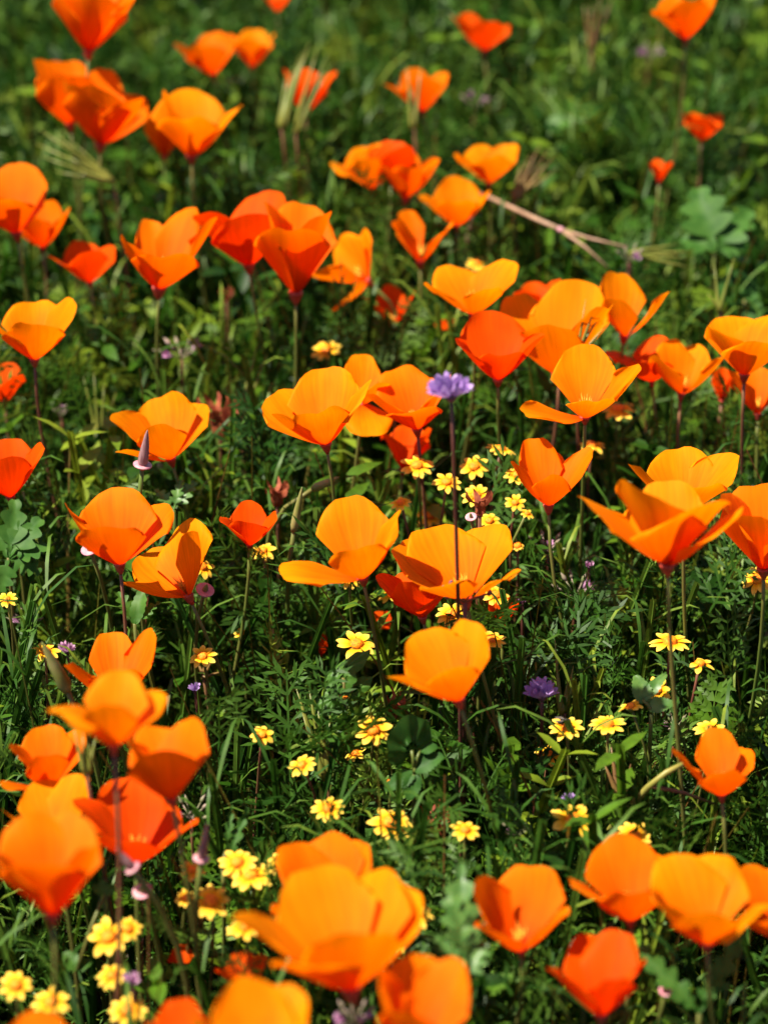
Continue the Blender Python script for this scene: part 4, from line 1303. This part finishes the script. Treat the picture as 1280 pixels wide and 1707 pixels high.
def leafy(label, px, py, h, leaves, mat, seed=0, name="leafy_plant", cat="plant"):
    """leaves: (start x, y, tip x, y, half width px, kind, depth slope)"""
    r = random.Random(seed + 50)
    c = at_h(px, py, h)
    k = depth_of(c) / FPX
    ft = Vector((c.x + r.uniform(-.01, .01), c.y + .01, 0))
    root = thing(name, ft, label, cat)
    lb = c - ft
    stalk(root, lb, Vector((0, 0, 1)), M['stem'], .0015, .001)
    for i, (sx, sy, tx, ty, w, kind, dz) in enumerate(leaves):
        s = lb + cam_vec((sx - px) * k, (py - sy) * k, dz * .3 * (py - sy) * k)
        if (sx, sy) != (px, py):
            pet = [lb, lb.lerp(s, .5) + Vector((0, 0, .002)), s]
        else:
            pet = None
        d2 = cam_vec((tx - sx) * k, (sy - ty) * k, dz * 30 * k)
        nrm = (Vector((r.uniform(-.3, .3), -.45, 1))).normalized()
        lf = blade(root, s, d2, nrm, d2.length, w * k, kind, mat, seed + i)
        if pet:
            tube_obj("petiole", pet, .0008, M['stem'], lf, 5)

leafy("green lobed leaves below the blood orange poppy", 15, 930, .215,
      [(15, 930, 62, 860, 30, 'oak', .4), (15, 930, 75, 905, 28, 'oak', 0), (15, 930, -20, 870, 30, 'oak', .3), (15, 930, 68, 950, 24, 'lobed', -.3), (15, 930, 0, 985, 24, 'oak', -.3), (15, 930, 25, 830, 26, 'oak', .6)], M['leafpale'], 1)
leafy("scalloped dark green leaves climbing beneath a single yellow daisy", 575, 1170, .205,
      [(568, 1120, 612, 1085, 20, 'scallop', .3), (560, 1160, 535, 1190, 22, 'scallop', -.3), (572, 1130, 555, 1165, 26, 'scallop', -.2), (590, 1150, 618, 1130, 16, 'scallop', .2)], M['leaf'], 2)
leafy("pleated dark green leaf with toothed lower leaflets by the eight-rayed daisy", 690, 1290, .205,
      [(686, 1250, 682, 1195, 48, 'scallop', -.8), (690, 1282, 735, 1255, 20, 'tooth', -.2), (690, 1290, 682, 1330, 17, 'tooth', -.5), (690, 1290, 640, 1312, 16, 'tooth', -.2), (700, 1250, 728, 1242, 13, 'tooth', 0)], M['leafdark'], 3)
leafy("big lobed leaves beyond the golden cupped poppy", 1190, 420, .225,
      [(1190, 420, 1165, 305, 45, 'oak', .6), (1190, 420, 1250, 340, 36, 'oak', .5), (1190, 420, 1140, 390, 30, 'oak', .3), (1190, 420, 1240, 400, 26, 'lobed', .2)], M['leafpale'], 4)
leafy("dark rounded leaf in shade behind the golden cupped poppy", 1240, 520, .19,
      [(1240, 500, 1235, 450, 50, 'scallop', .5), (1240, 510, 1275, 480, 40, 'scallop', .2)], M['leafdark'], 5)
leafy("curled round green leaf cupping a small daisy", 1085, 1190, .205,
      [(1075, 1172, 1062, 1125, 18, 'tooth', .2), (1080, 1180, 1120, 1168, 16, 'tooth', -.3), (1070, 1168, 1110, 1120, 12, 'tooth', .3)], M['hip'], 6)
leafy("green lobed sprig between the striped and the fist-like poppies", 775, 1640, .225,
      [(775, 1620, 770, 1445, 30, 'lobed', .2), (775, 1600, 745, 1480, 26, 'lobed', .2), (775, 1600, 792, 1505, 22, 'lobed', .4), (775, 1630, 735, 1560, 24, 'lobed', -.2), (775, 1640, 805, 1570, 24, 'lobed', .2)], M['hip'], 7)
leafy("broad-lobed green leaf under the heart-shaped poppy", 1165, 1690, .205,
      [(1165, 1690, 1075, 1585, 24, 'lobed', .2), (1165, 1690, 1240, 1550, 22, 'lobed', .3), (1165, 1690, 1120, 1640, 16, 'lobed', 0), (1165, 1690, 1200, 1600, 18, 'lobed', .2)], M['leafpale'], 8)
leafy("slim forked grey-green leaf near the dark plum pod", 372, 1450, .19,
      [(372, 1450, 412, 1350, 11, 'lobed', .1), (376, 1420, 388, 1345, 8, 'lobed', .1)], M['leafpale'], 9)
leafy("pale green broad leaves far beyond the dry twig", 960, 200, .21,
      [(960, 200, 1000, 170, 16, 'tooth', .2), (960, 200, 900, 205, 18, 'tooth', .1), (960, 200, 950, 150, 14, 'tooth', .5), (960, 200, 990, 215, 14, 'tooth', -.2)], M['leaf'], 10)
leafy("bright feathery leaf tuft right of the plum pod", 290, 850, .22,
      [(290, 850, 322, 800, 16, 'lobed', .2), (290, 850, 262, 812, 14, 'lobed', .2), (290, 850, 300, 800, 12, 'lobed', 0)], M['hip'], 11)
leafy("green grass tuft with broad tips behind the fan-shaped poppy's stem", 225, 1040, .21,
      [(225, 1040, 240, 965, 14, 'tooth', .1), (225, 1040, 200, 985, 16, 'lobed', .1), (225, 1040, 262, 1000, 12, 'lobed', .2)], M['leaf'], 12)
leafy("small nettle-like leaf by the dense cluster's stems", 175, 1490, .205,
      [(175, 1490, 160, 1465, 14, 'tooth', 0), (175, 1490, 190, 1475, 12, 'tooth', 0), (130, 1615, 110, 1585, 16, 'tooth', .2), (130, 1615, 150, 1600, 14, 'tooth', 0)], M['leaf'], 13)
leafy("green leaves wrapped under the orange ball-like daisy bud", 862, 960, .18,
      [(862, 940, 850, 920, 10, 'tooth', 0), (862, 945, 885, 960, 12, 'tooth', -.3), (862, 945, 850, 965, 12, 'tooth', -.3)], M['hip'], 14)

# ------------------------------------------------------------------ fallen petals caught in the undergrowth
def fallen(label, px, py, size, h, seed, tone='deep'):
    r = random.Random(seed)
    c = at_h(px, py, h)
    s = size * depth_of(c) / FPX
    d = Vector((r.uniform(-1, 1), r.uniform(-.6, .6), r.uniform(-.2, .4))).normalized()
    ax = Vector((r.uniform(-.4, .4), r.uniform(-.6, 0), 1)).normalized()
    v, f, uv = petal_mesh(-d * s * .5, d, ax, s, s * .42, .08, .3, seed, 0)
    o = mesh_obj("fallen_petal", v, f, M[tone], None, uv)
    o.location = c
    o["label"] = label
    o["category"] = "petal"
    o["group"] = "fallen poppy petals"

fallen("fallen red petal in the dark gap left of the shell-like poppy", 640, 1036, 46, .15, 1)
fallen("fallen red petal low beneath the big golden bowl", 1158, 1024, 44, .15, 2)
fallen("fallen dark red petal right under the big golden bowl's base", 1152, 952, 40, .17, 3)
fallen("fallen red orange petal behind the pointed-wing golden poppy", 742, 540, 44, .2, 4)
fallen("fallen dark red petal under the small orange daisy in half shade", 935, 1296, 44, .14, 5)
fallen("fallen red petal among the shaded orange-brown daisies", 300, 1592, 48, .17, 6)
